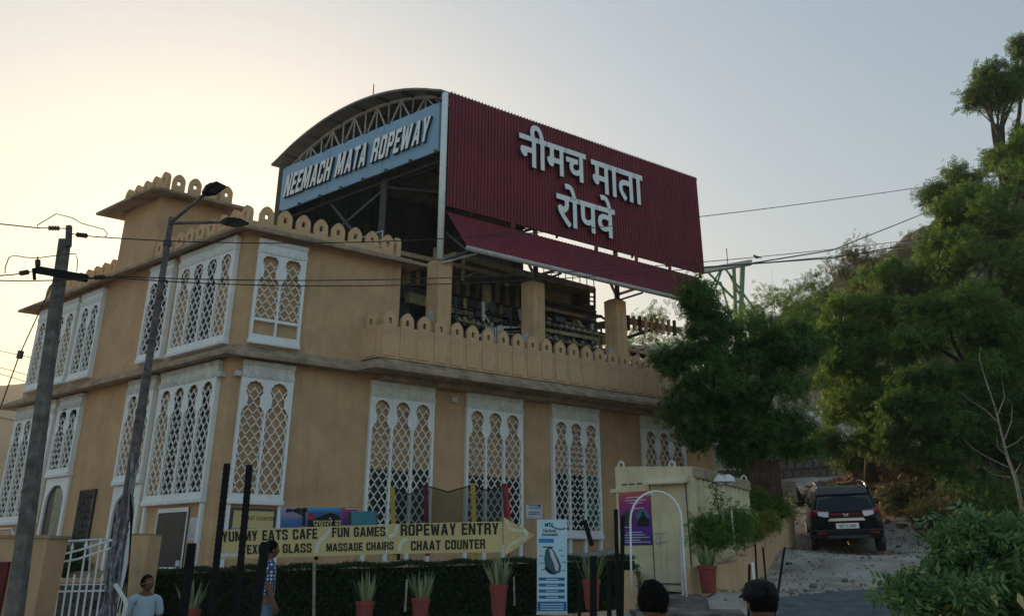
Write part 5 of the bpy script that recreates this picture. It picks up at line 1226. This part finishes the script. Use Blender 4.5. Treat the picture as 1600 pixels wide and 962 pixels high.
# ================================================================== RIGHT PLANTER BED ALONG THE LANE
pb = at(1080, 905, 14.2); pl = thing('planter_bed', 'long peach kerbed planter climbing beside the dirt lane', 'planter', pb)
edge = [(1078, 912, 14.3), (1148, 905, 15.2), (1190, 866, 18.6), (1240, 818, 22.6), (1236, 790, 25)]
tops = [(1078, 886, 14.3), (1148, 878, 15.2), (1190, 842, 18.6), (1240, 796, 22.6), (1234, 772, 25)]
for i in range(4):
    a, b = at(*edge[i]) - pb, at(*edge[i + 1]) - pb; c, d = at(*tops[i + 1]) - pb, at(*tops[i]) - pb
    nrm = (b - a).cross(Z).normalized() * -.16
    MB().hexa([a - Z * .5, b - Z * .5, b + nrm - Z * .5, a + nrm - Z * .5, d, c, c + nrm, d + nrm]).build('kerb_section', M['plaster2'], pl)
MB().prism([at(*tops[0]) - pb + Vector((.08, .2, 0)), at(*tops[1]) - pb + Vector((-.15, .2, 0)), at(*tops[2]) - pb + Vector((-.15, .1, 0)), at(*tops[3]) - pb + Vector((-.15, 0, 0)), at(*tops[4]) - pb + Vector((-.2, 0, 0)), Vector((1.6, 8.5, 0)), Vector((.1, 1.2, 0))], -.3, .10).build('bed_soil', M['soil'], pl)
for i, (bl2, m, n_, lf, lab, cat) in enumerate((
    ([(B(1130, 830, 14.9, 26)), B(1110, 845, 14.8, 20), B(1150, 815, 15.2, 22), B(1100, 820, 14.9, 12)], L['mid'], 4200, .045, 'leafy dark shrub spilling over the planter behind the red pot', 'shrub'),
    ([(B(1172, 828, 17.6, 20)), B(1192, 812, 18.8, 18), B(1165, 812, 17.6, 14), B(1205, 815, 19.6, 12)], L['yel'], 3600, .04, 'yellow green clipped shrub in the middle of the planter', 'shrub'),
    ([(B(1210, 792, 21.5, 20, .8)), B(1185, 786, 21, 20, .8), B(1170, 784, 20.8, 16), B(1222, 800, 21.6, 14), B(1228, 786, 23, 12)], L['mid'], 4200, .045, 'clipped green hedge bush at the far end of the planter', 'shrub'))):
    b = Vector(bl2[0][0]) - Z * .4; t = thing('planter_shrub', lab, cat, b); foliage('leaves', bl2, m, n_, lf, 120, t, .12, 60 + i, org=b, pairs=3)
b = at(1128, 850, 14.7); t = thing('leggy_plant', 'thin upright plant with narrow leaves rising before the cabin side', 'plant', b)
mb = MB(); mb.tube([(0, 0, 0), (.01, 0, .5), (-.03, 0, .95), (.02, 0, 1.25)], [.012, .01, .008, .004], 5); mb.build('stem', M['bark'], t)
v, f = leaves(np.array([[.0, 0, .6 + .06 * k] for k in range(11)]), np.full(11, .09), 90, .10, droop=.2, pairs=1, asp=.25, seed=9); link('leaves', npmesh('leaves', v, f, L['mid']), t)
ks = at(1232, 772, 26); t = thing('low_wall', 'short cream wall end beside the lane at the top of the planter', 'wall', ks)
MB().box(-.35, .25, -.1, .1, -.3, .42).build('masonry', M['ledge'], t); MB().hexa([(.26, -.06, -.3), (.55, -.06, -.3), (.55, .0, -.3), (.26, .0, -.3), (.26, -.06, .30), (.30, -.06, .2), (.30, 0, .2), (.26, 0, .30)]).build('black_sheet', M['black'], t)
# pavement slabs near the arch
pv = at(1000, 940, 13.2)
for i, (x0, x1, y0, y1, z_) in enumerate(((2.0, 3.3, 13.3, 14.4, 1.30), (1.9, 3.7, 12.6, 13.28, 1.10))):
    MB().hexa([(x0, y0, .3), (x1, y0, .3), (x1, y1, .3), (x0, y1, .3), (x0 + .02, y0 + .05, z_), (x1 - .1, y0 + .02, z_ - .03), (x1, y1, z_ + .02), (x0, y1, z_ + .02)]).build('concrete_step', M['stone'], kind='structure')
b = at(983, 900, 13.4); t = thing('gate_pier', 'stubby peach pier at the right end of the hedge', 'pier', b); MB().box(-.14, .12, -.1, .3, -.7, .1).build('masonry', M['plaster2'], t)
# ================================================================== LEFT: GATE, PIERS, TERRACE WALL
b = at(30, 962, 10.9); t = thing('gate_wall', 'peach plastered gate wall at the lower left edge', 'wall', b)
q = at(75, 840, 10.9) - b; MB().box(-2.2, q.x, 0, .5, -1.5, q.z).build('masonry', M['plaster'], t); MB().box(-2.25, q.x + .03, -.03, .53, q.z, q.z + .04).build('coping', M['ledge'], t)
MB().box(-1.2, (at(13, 900, 10.9) - b).x, -.06, -.001, -.6, (at(13, 877, 10.9) - b).z).build('red_panel', M['dkred'], t)
b = at(215, 962, 12.3); t = thing('gate_pier', 'square peach gate pier left of the dark hedge', 'pier', b)
q = at(233, 836, 12.3) - b; MB().box(-.30, q.x, 0, .45, -1.3, q.z).build('masonry', M['plaster2'], t); MB().box(-.30, q.x, -.0, .45, q.z + .001, q.z + .03).build('coping', M['ledge'], t)
MB().box(-.36, -.302, .1, .4, -1.3, q.z - .1).build('masonry', M['plaster'], t)
b = Vector((-10.2, 14.6, 0)); t = thing('terrace_wall', 'grey rubble stone terrace wall with a peach band behind the gate', 'wall', b)
Yw = 13.9
def twp(px, py): return at(px, py, Yw) - b
MB().hexa([twp(40, 1000), twp(205, 1000), twp(205, 1000) + Vector((0, .4, 0)), twp(40, 1000) + Vector((0, .4, 0)), twp(60, 912), twp(200, 910), twp(200, 910) + Vector((0, .4, 0)), twp(60, 912) + Vector((0, .4, 0))]).build('backing', M['mortar'], t)
MB().hexa([twp(58, 911), twp(204, 909), twp(204, 909) + Vector((0, .45, 0)), twp(58, 911) + Vector((0, .45, 0)), twp(60, 903), twp(204, 901), twp(204, 901) + Vector((0, .45, 0)), twp(60, 903) + Vector((0, .45, 0))]).build('band', M['plaster2'], t)
random.seed(77)
for j in range(5):
    for i in range(11):
        p = twp(66 + i * 13 + (6 if j % 2 else 0), 920 + j * 12); o = link('stone', sm, t, p + Vector((0, -.02, 0))); o.scale = (random.uniform(.12, .15), .6, random.uniform(.11, .135)); o.rotation_euler = (0, random.uniform(-.25, .25), 0)
b = at(115, 962, 11.4); t = thing('steel_gate', 'white painted steel gate with spear topped bars at the lower left', 'gate', b)
def gp(px, py, Y=11.4): return at(px, py, Y) - b
for i in range(9):
    x0 = 74 + i * 11.0; top = 848 if i % 2 == 0 else 905; Y = 11.4
    xt = x0 + (962 - top) * .14; P0, P1 = gp(x0 - 2, 975), gp(xt, 906 if i % 2 else max(848, 862 - i * 2))
    MB().tube([P0, P1], .013, 6).tube([P1, P1 + Z * .04, P1 + Z * .1], [.024, .02, .002], 6).build('bar', M['frame'], t)
MB().tube([gp(66, 924), gp(165, 922)], .014, 6).build('cross_rail', M['frame'], t); MB().tube([gp(70, 913), gp(165, 912)], .010, 6).build('cross_rail', M['frame'], t)
MB().tube([gp(76, 870), gp(120, 860), gp(165, 846), gp(205, 834)], .016, 6).tube([gp(76, 881), gp(120, 873), gp(170, 857), gp(200, 845)], .016, 6).build('sloping_rail', M['frame'], t)
b = at(120, 855, 13.2); t = thing('handrail', 'polished steel handrail behind the gate beside the steps', 'handrail', b)
MB().tube([at(76, 856, 12.9) - b, at(98, 846, 13.2) - b, at(143, 843, 13.4) - b, at(175, 843, 13.5) - b], .022, 8).build('rail', M['steel'], t, smooth=True)
for px in (98, 143): MB().tube([at(px, 846, 13.3) - b, at(px - 4, 900, 13.3) - b], .018, 6).build('post', M['steel'], t)
b = at(-5, 838, 14.8); t = thing('handrail', 'short polished steel handrail at the left edge above the gate wall', 'handrail', b)
MB().tube([at(-20, 827, 14.8) - b, at(18, 826, 14.8) - b, at(22, 838, 14.8) - b], .022, 8).build('rail', M['steel'], t)
b = at(113, 905, 14.6); t = thing('round_bush', 'small dark clipped bush on the terrace behind the gate', 'bush', b)
foliage('leaves', [B(113, 880, 14.6, 21, 1.1)], L['hedge'], 3000, .035, 200, t, .07, 71, org=b, shell=.7); MB().lathe([(.14, -.1), (.18, .25), (.01, .25)], 10).build('pot', M['terracotta'], t)
# white drain pipe with hooked top beside the lamp pole
b = at(185, 962, 11.6); t = thing('pipe_post', 'white pipe with a hooked top standing beside the lamp post', 'pipe', b)
def pp(px, py, Y=11.6): return at(px, py, Y) - b
MB().tube([pp(182, 975), pp(190, 920), pp(199, 855), pp(205, 826), pp(203, 818), pp(198, 816), pp(196, 821)], .026, 8).build('pipe', M['frame'], t, smooth=True)
b = at(192, 975, 11.0); t = thing('bent_conduit', 'bent yellowed conduit at the foot of the lamp post', 'pipe', b)
MB().tube([at(190, 975, 11) - b, at(197, 945, 11) - b, at(196, 938, 11) - b, at(180, 912, 11) - b], .03, 8).build('conduit', M['frame2'], t, smooth=True)
# ================================================================== POLES
PB = at(22, 962, 10.0); PT = at(104, 357, 9.7); PB = PB + (PB - PT) * .12
up = thing('utility_pole', 'leaning concrete power pole with a black cross arm at the left', 'utility pole', PB)
def pq(p): return Vector(p) - PB
mb = MB(); d = (PT - PB); 
def polesec(t, w1, w2): c = d * t; return [c + Vector((-w1, -w2, 0)), c + Vector((w1, -w2, 0)), c + Vector((w1, w2, 0)), c + Vector((-w1, w2, 0))]
mb.hexa(polesec(0, .082, .075) + polesec(.97, .058, .055)); mb.build('concrete_pole', M['pole'], up)
MB().bar(pq(at(107, 385, 9.62)), pq(at(108, 353, 9.62)), .06, .06).build('top_bracket', M['steeld'], up)
A1, A2 = pq(at(56, 421, 9.5)), pq(at(136, 435, 9.6)); MB().bar(A1, A2, .08, .09).build('cross_arm', M['black'], up)
MB().bar(A1 + Vector((0, -.05, -.0)), A1 + Vector((0, .02, -.14)), .03).build('arm_plate', M['black'], up)
def insul(p, q, n=4, r=.035):
    mb = MB(); p, q = Vector(p), Vector(q); mb.tube([p, q], .008, 5)
    for k in range(n): c = p.lerp(q, .35 + .3 * k / max(1, n - 1)); mb.wheel(c, q - p, r, .018, 10)
    return mb.build('insulator', M['porc'], up)
insul(pq(at(106, 357, 9.65)), pq(at(62, 356, 9.4))); insul(pq(at(108, 365, 9.6)), pq(at(148, 370, 9.5)))
insul(pq(at(55, 423, 9.5)), pq(at(20, 429, 9.3))); insul(pq(at(136, 434, 9.6)), pq(at(176, 432, 9.5))); insul(pq(at(59, 421, 9.5)), pq(at(59, 400, 9.5)), 3)
for pts in (((60, 357), (58, 352), (88, 334), (112, 340), (128, 349), (162, 358), (168, 366), (164, 371)), ((8, 427), (8, 418), (14, 402), (22, 399), (40, 402), (59, 403), (88, 399), (118, 396), (121, 406), (120, 424))): MB().tube([pq(at(x, y, 9.5)) for x, y in pts], .007, 5).build('jumper_wire', M['wire'], up)
# lamp post
LB = at(170, 962, 11.2) - Z * .6; LT = at(268, 340, 11.0); lp = thing('street_lamp', 'rusty steel street lamp post with two arms beside the gate', 'street lamp', LB)
def lq(px, py, Y=11.0): return at(px, py, Y) - LB
ax_ = LT - LB
mb = MB(); mb.tube([Vector((0, 0, 0)), ax_ * .33, ax_ * .52], [.076, .072, .070], 10).tube([ax_ * .52, ax_ * .60], [.064, .064], 10).tube([ax_ * .60, ax_ * 1.0], [.055, .043], 10); mb.build('post', M['lamppole'], lp, smooth=False)
for t_ in (.52, .60, .93): MB().tube([ax_ * (t_ - .004), ax_ * (t_ + .008)], [.077 if t_ < .55 else .066] * 2, 10).build('collar', M['steeld'], lp)
for (x0, y0), (x1, y1), (hx, hy) in (((268, 347), (322, 302), (346, 288)), ((268, 349), (352, 347), (382, 346))):
    MB().tube([lq(x0, y0), lq(x1, y1, 10.6)], .026, 8).build('arm', M['lamppole'], lp)
    a, b_ = lq(x1 - 3, y1 + 1, 10.6), lq(hx, hy, 10.4); dv = (b_ - a); sd_ = dv.cross(Z).normalized(); u_ = sd_.cross(dv).normalized()
    mb = MB(); s0 = [a + sd_ * i * .045 + u_ * j * .03 for i, j in ((-1, -1), (1, -1), (1, 1), (-1, 1))]; s1 = [a + dv * .4 + sd_ * i * .10 + u_ * j * .045 for i, j in ((-1, -1), (1, -1), (1, 1), (-1, 1))]; s2 = [b_ + sd_ * i * .09 + u_ * j * .015 for i, j in ((-1, -1), (1, -1), (1, 1), (-1, 1))]
    loft(mb, [s0, s1, s2]); mb.build('lamp_head', M['black'], lp); MB().hexa([q - u_ * .02 for q in (a + dv * .45 - sd_ * .07 - u_ * .03, a + dv * .45 + sd_ * .07 - u_ * .03, b_ + sd_ * .06 - u_ * .0, b_ - sd_ * .06)] + [q for q in (a + dv * .45 - sd_ * .07 - u_ * .03, a + dv * .45 + sd_ * .07 - u_ * .03, b_ + sd_ * .06, b_ - sd_ * .06)]).build('lens', M['plastic'], lp)
# torn plastic and cables wrapped round the post foot
wrapm = mat('torn_plastic_wrap', (.30, .28, .30), .7, .3, 14, .6)
random.seed(31); mb = MB()
for k in range(16):
    t0 = random.uniform(.04, .30); P_ = []
    for j in range(9):
        t_ = t0 + j * .018; a = j * .5 + k; rr = .078 + .018 * math.sin(j + k) + (.10 * max(0, .12 - t_) * 8); P_.append(ax_ * t_ + Vector((math.cos(a * .35 + k) * rr, -abs(math.sin(a * .3 + k * 2)) * rr, 0)))
    mb.tube(P_, random.uniform(.010, .024), 5)
mb.build('plastic_wrap', wrapm, lp)
for k in range(3): MB().tube([ax_ * .1 + Vector((.16 + .05 * k, -.1, 0)), ax_ * .2 + Vector((.22, -.12, 0)), ax_ * .27 + Vector((.16, -.1, .1 * k)), ax_ * .34 + Vector((.08, -.1, 0))], .009, 5).build('cable', M['black'], lp)
# overhead wires
def wire(label, pts, r_=.009, n=40):
    P_ = [at(*p) for p in pts]; xs_ = np.array([p[0] for p in pts], float); o = P_[0]
    # smooth interpolation by pixel column
    d_ = np.array([p[2] for p in pts]); yy = np.array([p[1] for p in pts], float); co_ = np.polyfit(xs_, yy, min(3, len(pts) - 1)); cd = np.polyfit(xs_, d_, min(2, len(pts) - 1)); q = [at(x, float(np.polyval(co_, x)), float(np.polyval(cd, x))) for x in np.linspace(xs_[0], xs_[-1], n)]
    t = thing('overhead_wire', label, 'wire', q[0]); MB().tube([a - q[0] for a in q], r_, 5).build('strand', M['wire'], t)
wire('topmost overhead wire crossing from the leaning pole to the right trees', [(148, 370, 9.5), (480, 378, 11), (690, 377, 12), (900, 356, 13.5), (1100, 337, 15), (1450, 293, 18), (1580, 270, 20)])
wire('middle overhead wire crossing the cornice, pillars and awning', [(176, 431, 9.5), (420, 438, 10.5), (690, 437, 12), (900, 420, 13.5), (1180, 404, 16), (1600, 352, 21)])
wire('lowest overhead wire crossing the upper lattice windows and pillars', [(178, 434, 9.5), (420, 444.5, 10.5), (690, 446, 12), (900, 432, 13.5), (1180, 412, 16), (1600, 372, 21)])
wire('wire entering from the left edge to the top of the leaning pole', [(-40, 346, 9.0), (0, 350, 9.1), (62, 356.5, 9.4)])
wire('wire entering from the left edge just above the black cross arm end', [(-40, 431, 9.0), (0, 430.5, 9.1), (22, 429, 9.3)])
wire('wire passing just under the black cross arm to the left edge', [(-40, 437, 9.0), (60, 438.5, 9.4), (176, 433, 9.6)])
b = at(83, 440, 9.6); t = thing('stay_wire', 'slanting stay wire with a strain insulator left of the leaning pole', 'stay wire', b)
MB().tube([Vector((0, 0, 0)), at(30, 555, 9.2) - b, at(2, 632, 8.9) - b, at(-30, 720, 8.6) - b], .008, 5).build('strand', M['wire'], t); MB().bar(at(33, 548, 9.2) - b, at(30, 560, 9.2) - b, .05).build('strain_insulator', M['porc'], t)
for i, (y0, y1, lab) in enumerate(((548, 560, 'faint upper distant wire at the left edge'), (574, 590, 'faint middle distant wire at the left edge'), (584, 602, 'faint lower distant wire at the left edge'), (652, 664, 'thin wire over the hazy hill at the left edge'))): wire(lab, [(-40, y0 - 8, 30), (0, y0, 31), (55, y1, 32)], .015)
for i, (px, lab) in enumerate(((350, 'small brown bird perched on the haul rope'),)):
    p = at(1183, 404, 44); t = thing('bird', 'small dark bird perched on the rope beyond the lattice tower', 'bird', p); mb = MB(); mb.sphere((0, 0, .1), .16, .08, .09).sphere((-.14, 0, .2), .07).tube([(.12, 0, .1), (.32, 0, .02)], [.05, .01], 5).tube([(-.2, 0, .2), (-.26, 0, .19)], [.02, .004], 4); mb.build('body', M['ink'], t)
# ================================================================== FOREGROUND BLACK POSTS
for i, (xt, yt, xb, yb, Y, w_, lab) in enumerate(((355, 724, 326, 990, 5.6, .036, 'tall ribbed black post left of the arrow sign lettering'), (390, 726, 366, 990, 5.6, .036, 'tall ribbed black post crossing the word YUMMY'), (415, 846, 396, 990, 5.6, .048, 'shorter black post overlapping the man in the checked shirt'), (300, 848, 282, 990, 5.6, .046, 'short black post in front of the glass shop window'), (913, 812, 925, 852, 7.4, .04, 'leaning black stub over the right lattice window'), (927, 868, 927, 990, 7.4, .06, 'thick black post in front of the potted plant'), (962, 795, 967, 990, 7.4, .035, 'left one of two slim black posts left of the cabin'), (973, 806, 971, 990, 7.4, .035, 'right one of two slim black posts left of the cabin'), (952, 875, 952, 990, 7.4, .04, 'low black post left of the two slim ones'), (905, 888, 905, 990, 7.4, .03, 'low thin black post beside the blue standing banner'), (1180, 850, 1187, 990, 6.2, .012, 'black rod just right of the white tube above the capped head'), (1192, 854, 1204, 990, 6.2, .012, 'middle black rod above the capped head'), (1226, 854, 1208, 975, 6.2, .014, 'rod leaning right above the capped head'), (1171, 881, 1169, 990, 6.2, .016, 'leftmost black rod near the capped head'))):
    b = at(xb, yb, Y); e = at(xt, yt, Y); t = thing('black_post', lab, 'post', b); mb = MB(); mb.bar(Vector((0, 0, 0)), e - b, w_, w_)
    if w_ > .035 and i < 4:
        for k in range(28): c = (e - b) * (k / 28); mb.bar(c, c + (e - b).normalized() * .012, w_ * 1.12, w_ * 1.12)
    mb.build('rod', M['black'], t)
b = at(490, 965, 12.2); t = thing('white_stake', 'thin peeling white stake against the hedge under the arrow sign', 'stake', b); MB().bar((0, 0, 0), at(491, 878, 12.3) - b, .035).build('stake', M['barkpale'], t)
b = at(633, 955, 12.2); t = thing('white_stake', 'thin peeling white stake left of the second potted plant', 'stake', b); MB().bar((0, 0, 0), at(636, 905, 12.3) - b, .03).build('stake', M['barkpale'], t)
b = at(804, 945, 12.4); t = thing('white_stake', 'thin peeling white stake right of the tallest potted plant', 'stake', b); MB().bar((0, 0, 0), at(803, 900, 12.4) - b, .025).build('stake', M['barkpale'], t)
# ================================================================== LEAFLESS TREE AND FOREGROUND SHRUB
b = at(1598, 800, 19); t = thing('leafless_tree', 'pale leafless slender tree at the right edge behind the shrub', 'tree', b)
def br(pts, r0, r1): return MB().tube([at(x, y, 19) - b for x, y in pts], list(np.linspace(r0, r1, len(pts))), 6)
br([(1598, 800), (1588, 750), (1575, 715), (1568, 690), (1556, 640), (1540, 590)], .045, .01).build('trunk', M['barkpale'], t, smooth=True)
for pts in (((1576, 730), (1545, 715), (1520, 700), (1505, 685)), ((1578, 745), (1555, 742), (1535, 730)), ((1570, 700), (1590, 690), (1600, 680)), ((1568, 690), (1580, 660), (1582, 630)), ((1560, 660), (1540, 640), (1515, 625), (1500, 612)), ((1558, 650), (1570, 620), (1565, 590)), ((1545, 610), (1530, 560), (1532, 540)), ((1585, 740), (1597, 720)), ((1574, 712), (1560, 700), (1557, 680))): br(pts, .014, .004).build('branch', M['barkpale'], t)
b = at(1530, 1000, 6.6); fs = thing('foreground_shrub', 'large bluish green leafy shrub in the lower right corner', 'shrub', b)
fb = [B(1530, 888, 6.6, 52), B(1590, 868, 6.6, 50), B(1470, 880, 6.7, 36), B(1500, 925, 6.5, 52), B(1575, 940, 6.5, 55), B(1440, 950, 6.5, 28), B(1490, 840, 6.8, 20), B(1560, 832, 6.8, 22), B(1425, 915, 6.6, 12), B(1600, 975, 6.5, 45), B(1480, 975, 6.5, 40), B(1525, 828, 6.8, 14)]
foliage('leaves', fb, L['fore'], 2300, .080, 42, fs, .075, 91, org=b, droop=.5, pairs=3, asp=.38)
for k in range(14):
    c = Vector(fb[k % len(fb)][0]); MB().tube([Vector((random.uniform(-.2, .2), 0, 0)), (c - b) * .5 + Vector((random.uniform(-.1, .1), 0, .05)), c - b + Vector((random.gauss(0, .12), 0, random.gauss(.1, .1)))], [.014, .009, .003], 5).build('stem', M['bark'], fs)
mb = MB()
for px, py in ((1548, 920), (1468, 958), (1590, 925)):
    c = at(px, py, 6.25) - b; mb.add([c, c + Vector((.03, -.01, -.03)), c + Vector((.02, -.02, -.13)), c + Vector((-.02, 0, -.06))], [(0, 1, 2, 3)])
mb.build('yellow_leaf', M['yellow'], fs, kind='stuff')
# ================================================================== PEOPLE
def skinmesh(nodes, edges, name, m, parent, sub=2, root=0):
    me = bpy.data.meshes.new(name); me.from_pydata([n_[0] for n_ in nodes], edges, []); o = bpy.data.objects.new(name, me); COL.objects.link(o)
    sk = o.modifiers.new('s', 'SKIN'); sk.use_smooth_shade = True
    for i, n_ in enumerate(nodes):
        r_ = n_[1]; me.skin_vertices[0].data[i].radius = r_ if isinstance(r_, tuple) else (r_, r_); me.skin_vertices[0].data[i].use_root = (i == root)
    su = o.modifiers.new('u', 'SUBSURF'); su.levels = sub; su.render_levels = sub
    dg = bpy.context.evaluated_depsgraph_get(); dg.update(); m2 = bpy.data.meshes.new_from_object(o.evaluated_get(dg)); bpy.data.objects.remove(o)
    m2.name = name; m2.materials.clear(); m2.materials.append(m); return link(name, m2, parent)
def person(label, loc, rz, H, shirt, trousers, headturn=0, cap=None, arm=(.0, .0), headtilt=0, group=None):
    t = thing('person', label, 'person', loc, rz); k = H / 1.72
    # facing -y ; joints
    def J(x, y, z): return (x * k, y * k, z * k)
    nodes = [(J(0, 0, .93), (.13 * k, .10 * k)), (J(0, .0, 1.12), (.13 * k, .09 * k)), (J(0, .01, 1.32), (.16 * k, .10 * k)), (J(0, .01, 1.43), (.09 * k, .07 * k)), (J(0, .0, 1.50), .05 * k), (J(0, -.01, 1.56), .05 * k)]
    ed = [(0, 1), (1, 2), (2, 3), (3, 4), (4, 5)]
    for s in (-1, 1):
        i = len(nodes); nodes += [(J(s * .10, 0, .86), .09 * k), (J(s * .11, -.01, .48), .058 * k), (J(s * .11, .02, .10), .036 * k), (J(s * .115, -.12, .04), (.04 * k, .028 * k))]; ed += [(0, i), (i, i + 1), (i + 1, i + 2), (i + 2, i + 3)]
        i = len(nodes); a = arm[0 if s < 0 else 1]; nodes += [(J(s * .185, .01, 1.40), .055 * k), (J(s * .24, .02, 1.12), .042 * k), (J(s * .25, -.04 - .2 * a, .90 + .16 * a), .028 * k), (J(s * .25, -.07 - .24 * a, .84 + .18 * a), (.034 * k, .016 * k))]; ed += [(3, i), (i, i + 1), (i + 1, i + 2), (i + 2, i + 3)]
        hb_ = nodes[-1][0]
        for j, (dx, ln) in enumerate(((-.026, .055), (-.010, .068), (.008, .072), (.024, .058))):
            q = len(nodes); nodes += [((hb_[0] + dx * .4 * k, hb_[1] + dx * k, hb_[2] - .035 * k), .009 * k), ((hb_[0] - s * .008 * k + dx * .3 * k, hb_[1] + dx * 1.15 * k, hb_[2] - (.035 + ln * .6) * k), .008 * k), ((hb_[0] - s * .025 * k, hb_[1] + dx * 1.1 * k, hb_[2] - (.035 + ln) * k), .0065 * k)]; ed += [(i + 3, q), (q, q + 1), (q + 1, q + 2)]
        q = len(nodes); nodes += [((hb_[0] - s * .01 * k, hb_[1] - .04 * k, hb_[2] - .02 * k), .010 * k), ((hb_[0] - s * .02 * k, hb_[1] - .055 * k, hb_[2] - .055 * k), .008 * k)]; ed += [(i + 3, q), (q, q + 1)]
    skinmesh(nodes, ed, 'body', M['skin'], t)
    # shirt
    sn = [(J(0, 0, .90), (.175 * k, .125 * k)), (J(0, 0, 1.10), (.165 * k, .115 * k)), (J(0, .01, 1.30), (.19 * k, .125 * k)), (J(0, .01, 1.42), (.11 * k, .085 * k)), (J(0, .005, 1.475), .068 * k)]; se = [(0, 1), (1, 2), (2, 3), (3, 4)]
    for s in (-1, 1): i = len(sn); sn += [(J(s * .18, .01, 1.395), .078 * k), (J(s * .225, .015, 1.24), .07 * k), (J(s * .238, .02, 1.15), .066 * k)]; se += [(3, i), (i, i + 1), (i + 1, i + 2)]
    skinmesh(sn, se, 'shirt', shirt, t)
    tn = [(J(0, 0, .95), (.155 * k, .12 * k)), (J(0, 0, .88), (.15 * k, .12 * k))]; te = [(0, 1)]
    for s in (-1, 1): i = len(tn); tn += [(J(s * .10, 0, .80), .105 * k), (J(s * .11, -.01, .48), .075 * k), (J(s * .11, .02, .10), .06 * k)]; te += [(1, i), (i, i + 1), (i + 1, i + 2)]
    skinmesh(tn, te, 'trousers', trousers, t)
    for s in (-1, 1): MB().sphere(J(s * .115, -.06, .04), .05 * k, .14 * k, .045 * k, 10, 6).build('shoe', M['black'], t, smooth=True)
    # head
    hm = MB().sphere((0, 0, 0), .078 * k, .098 * k, .118 * k, 20, 14); v = np.array(hm.v)
    fr = v[:, 1] < 0; v[:, 0] *= np.where(v[:, 2] < -.02 * k, 1 - .22 * np.clip(-(v[:, 2] + .02 * k) / (.09 * k), 0, 1), 1)
    no = np.exp(-((v[:, 0] / (.016 * k)) ** 2 + ((v[:, 2] + .018 * k) / (.022 * k)) ** 2)) * fr; v[:, 1] -= no * .028 * k
    ey = (np.exp(-(((np.abs(v[:, 0]) - .032 * k) / (.018 * k)) ** 2 + ((v[:, 2] - .012 * k) / (.014 * k)) ** 2))) * fr; v[:, 1] += ey * .012 * k
    ch = np.exp(-((v[:, 0] / (.03 * k)) ** 2 + ((v[:, 2] + .1 * k) / (.025 * k)) ** 2)) * fr; v[:, 1] -= ch * .012 * k; hm.v = [tuple(p) for p in v]
    hc = Vector(J(0, -.02, 1.615)); hd_ = hm.build('head', M['skin'], t, smooth=True, loc=hc, rz=headturn); hd_.rotation_euler[0] = headtilt
    for s in (-1, 1):
        MB().sphere((s * .078 * k, .01, -.005), .012 * k, .022 * k, .032 * k, 8, 6).build('ear', M['skin'], hd_, smooth=True)
        MB().sphere((s * .032 * k, -.078 * k, .012 * k), .013 * k, .010 * k, .009 * k, 8, 6).build('eye', M['paper'], hd_, smooth=True); MB().sphere((s * .032 * k, -.087 * k, .012 * k), .006 * k, .004 * k, .006 * k, 6, 5).build('pupil', M['ink'], hd_)
        MB().tube([(s * .018 * k, -.094 * k, .032 * k), (s * .047 * k, -.082 * k, .034 * k)], .004 * k, 5).build('eyebrow', M['hair'], hd_)
    MB().tube([(-.022 * k, -.086 * k, -.062 * k), (0, -.094 * k, -.060 * k), (.022 * k, -.086 * k, -.062 * k)], .005 * k, 6).build('mouth', mat('lips', (.13, .045, .04), .5), hd_)
    hh = MB().sphere((0, .012 * k, .018 * k), .089 * k, .105 * k, .115 * k, 20, 14); v = np.array(hh.v); rr_ = np.random.RandomState(3).normal(0, .003, len(v)); cut = (v[:, 1] < -.045 * k) & (v[:, 2] < .06 * k); v[cut] *= .86
    low = v[:, 2] < -.05 * k; v[low] *= .82; v += rr_[:, None]; hh.v = [tuple(p) for p in v]; hh.build('hair', M['hair'], hd_, smooth=True)
    if cap:
        MB().lathe([(.104 * k, .02), (.106 * k, .06), (.085 * k, .115), (.04 * k, .135), (.002, .14)], 18).build('cap', cap, hd_, smooth=True)
        MB().hexa([Vector(J(*q)) for q in ((-.07, -.18, .03), (.07, -.18, .03), (.09, -.07, .04), (-.09, -.07, .04), (-.07, -.18, .04), (.07, -.18, .04), (.09, -.07, .055), (-.09, -.07, .055))]).build('cap_peak', cap, hd_)
    return t
def head_at(px, py, Y, H): p = at(px, py, Y); return (p.x, Y, p.z - H)
person('man in a pale blue short sleeved shirt looking up at the lower left', head_at(232, 899, 12.0, 1.70), math.radians(38), 1.70, M['shirtw'], M['dknav'], headturn=.4, headtilt=-.25)
person('man in a blue checked shirt and jeans seen from behind black posts', head_at(424, 846, 11.4, 1.72), math.radians(118), 1.72, M['plaid'], M['jeans'], headturn=.2, arm=(.1, .1))
person('dark haired person seen from behind, only the head showing, left of the cap wearer', head_at(1019, 913, 4.5, 1.66), math.radians(150), 1.66, M['dknav'], M['dknav'])
person('person in a pointed black cap seen from behind at the bottom edge', head_at(1188, 903, 4.7, 1.70), math.radians(185), 1.66, M['dknav'], M['dknav'], cap=M['black'])
b = at(1179, 910, 4.9); t = thing('white_tube', 'thin white tube beside the black cap at the bottom edge', 'tube', b); MB().tube([(0, 0, -1.5), (0, 0, .12)], .008, 8).build('tube', M['frame'], t)
# ================================================================== HAZE
hz = bpy.data.materials.new('evening_haze'); hz.use_nodes = True; t_ = hz.node_tree; t_.nodes.remove(t_.nodes['Principled BSDF'])
pv_ = t_.nodes.new('ShaderNodeVolumePrincipled'); pv_.inputs['Color'].default_value = (.95, .88, .75, 1); pv_.inputs['Density'].default_value = .0010; pv_.inputs['Anisotropy'].default_value = .3
t_.links.new(pv_.outputs[0], t_.nodes['Material Output'].inputs['Volume'])
MB().box(-1000, 1000, -80, 1000, -5, 150).build('haze', hz, kind='stuff')
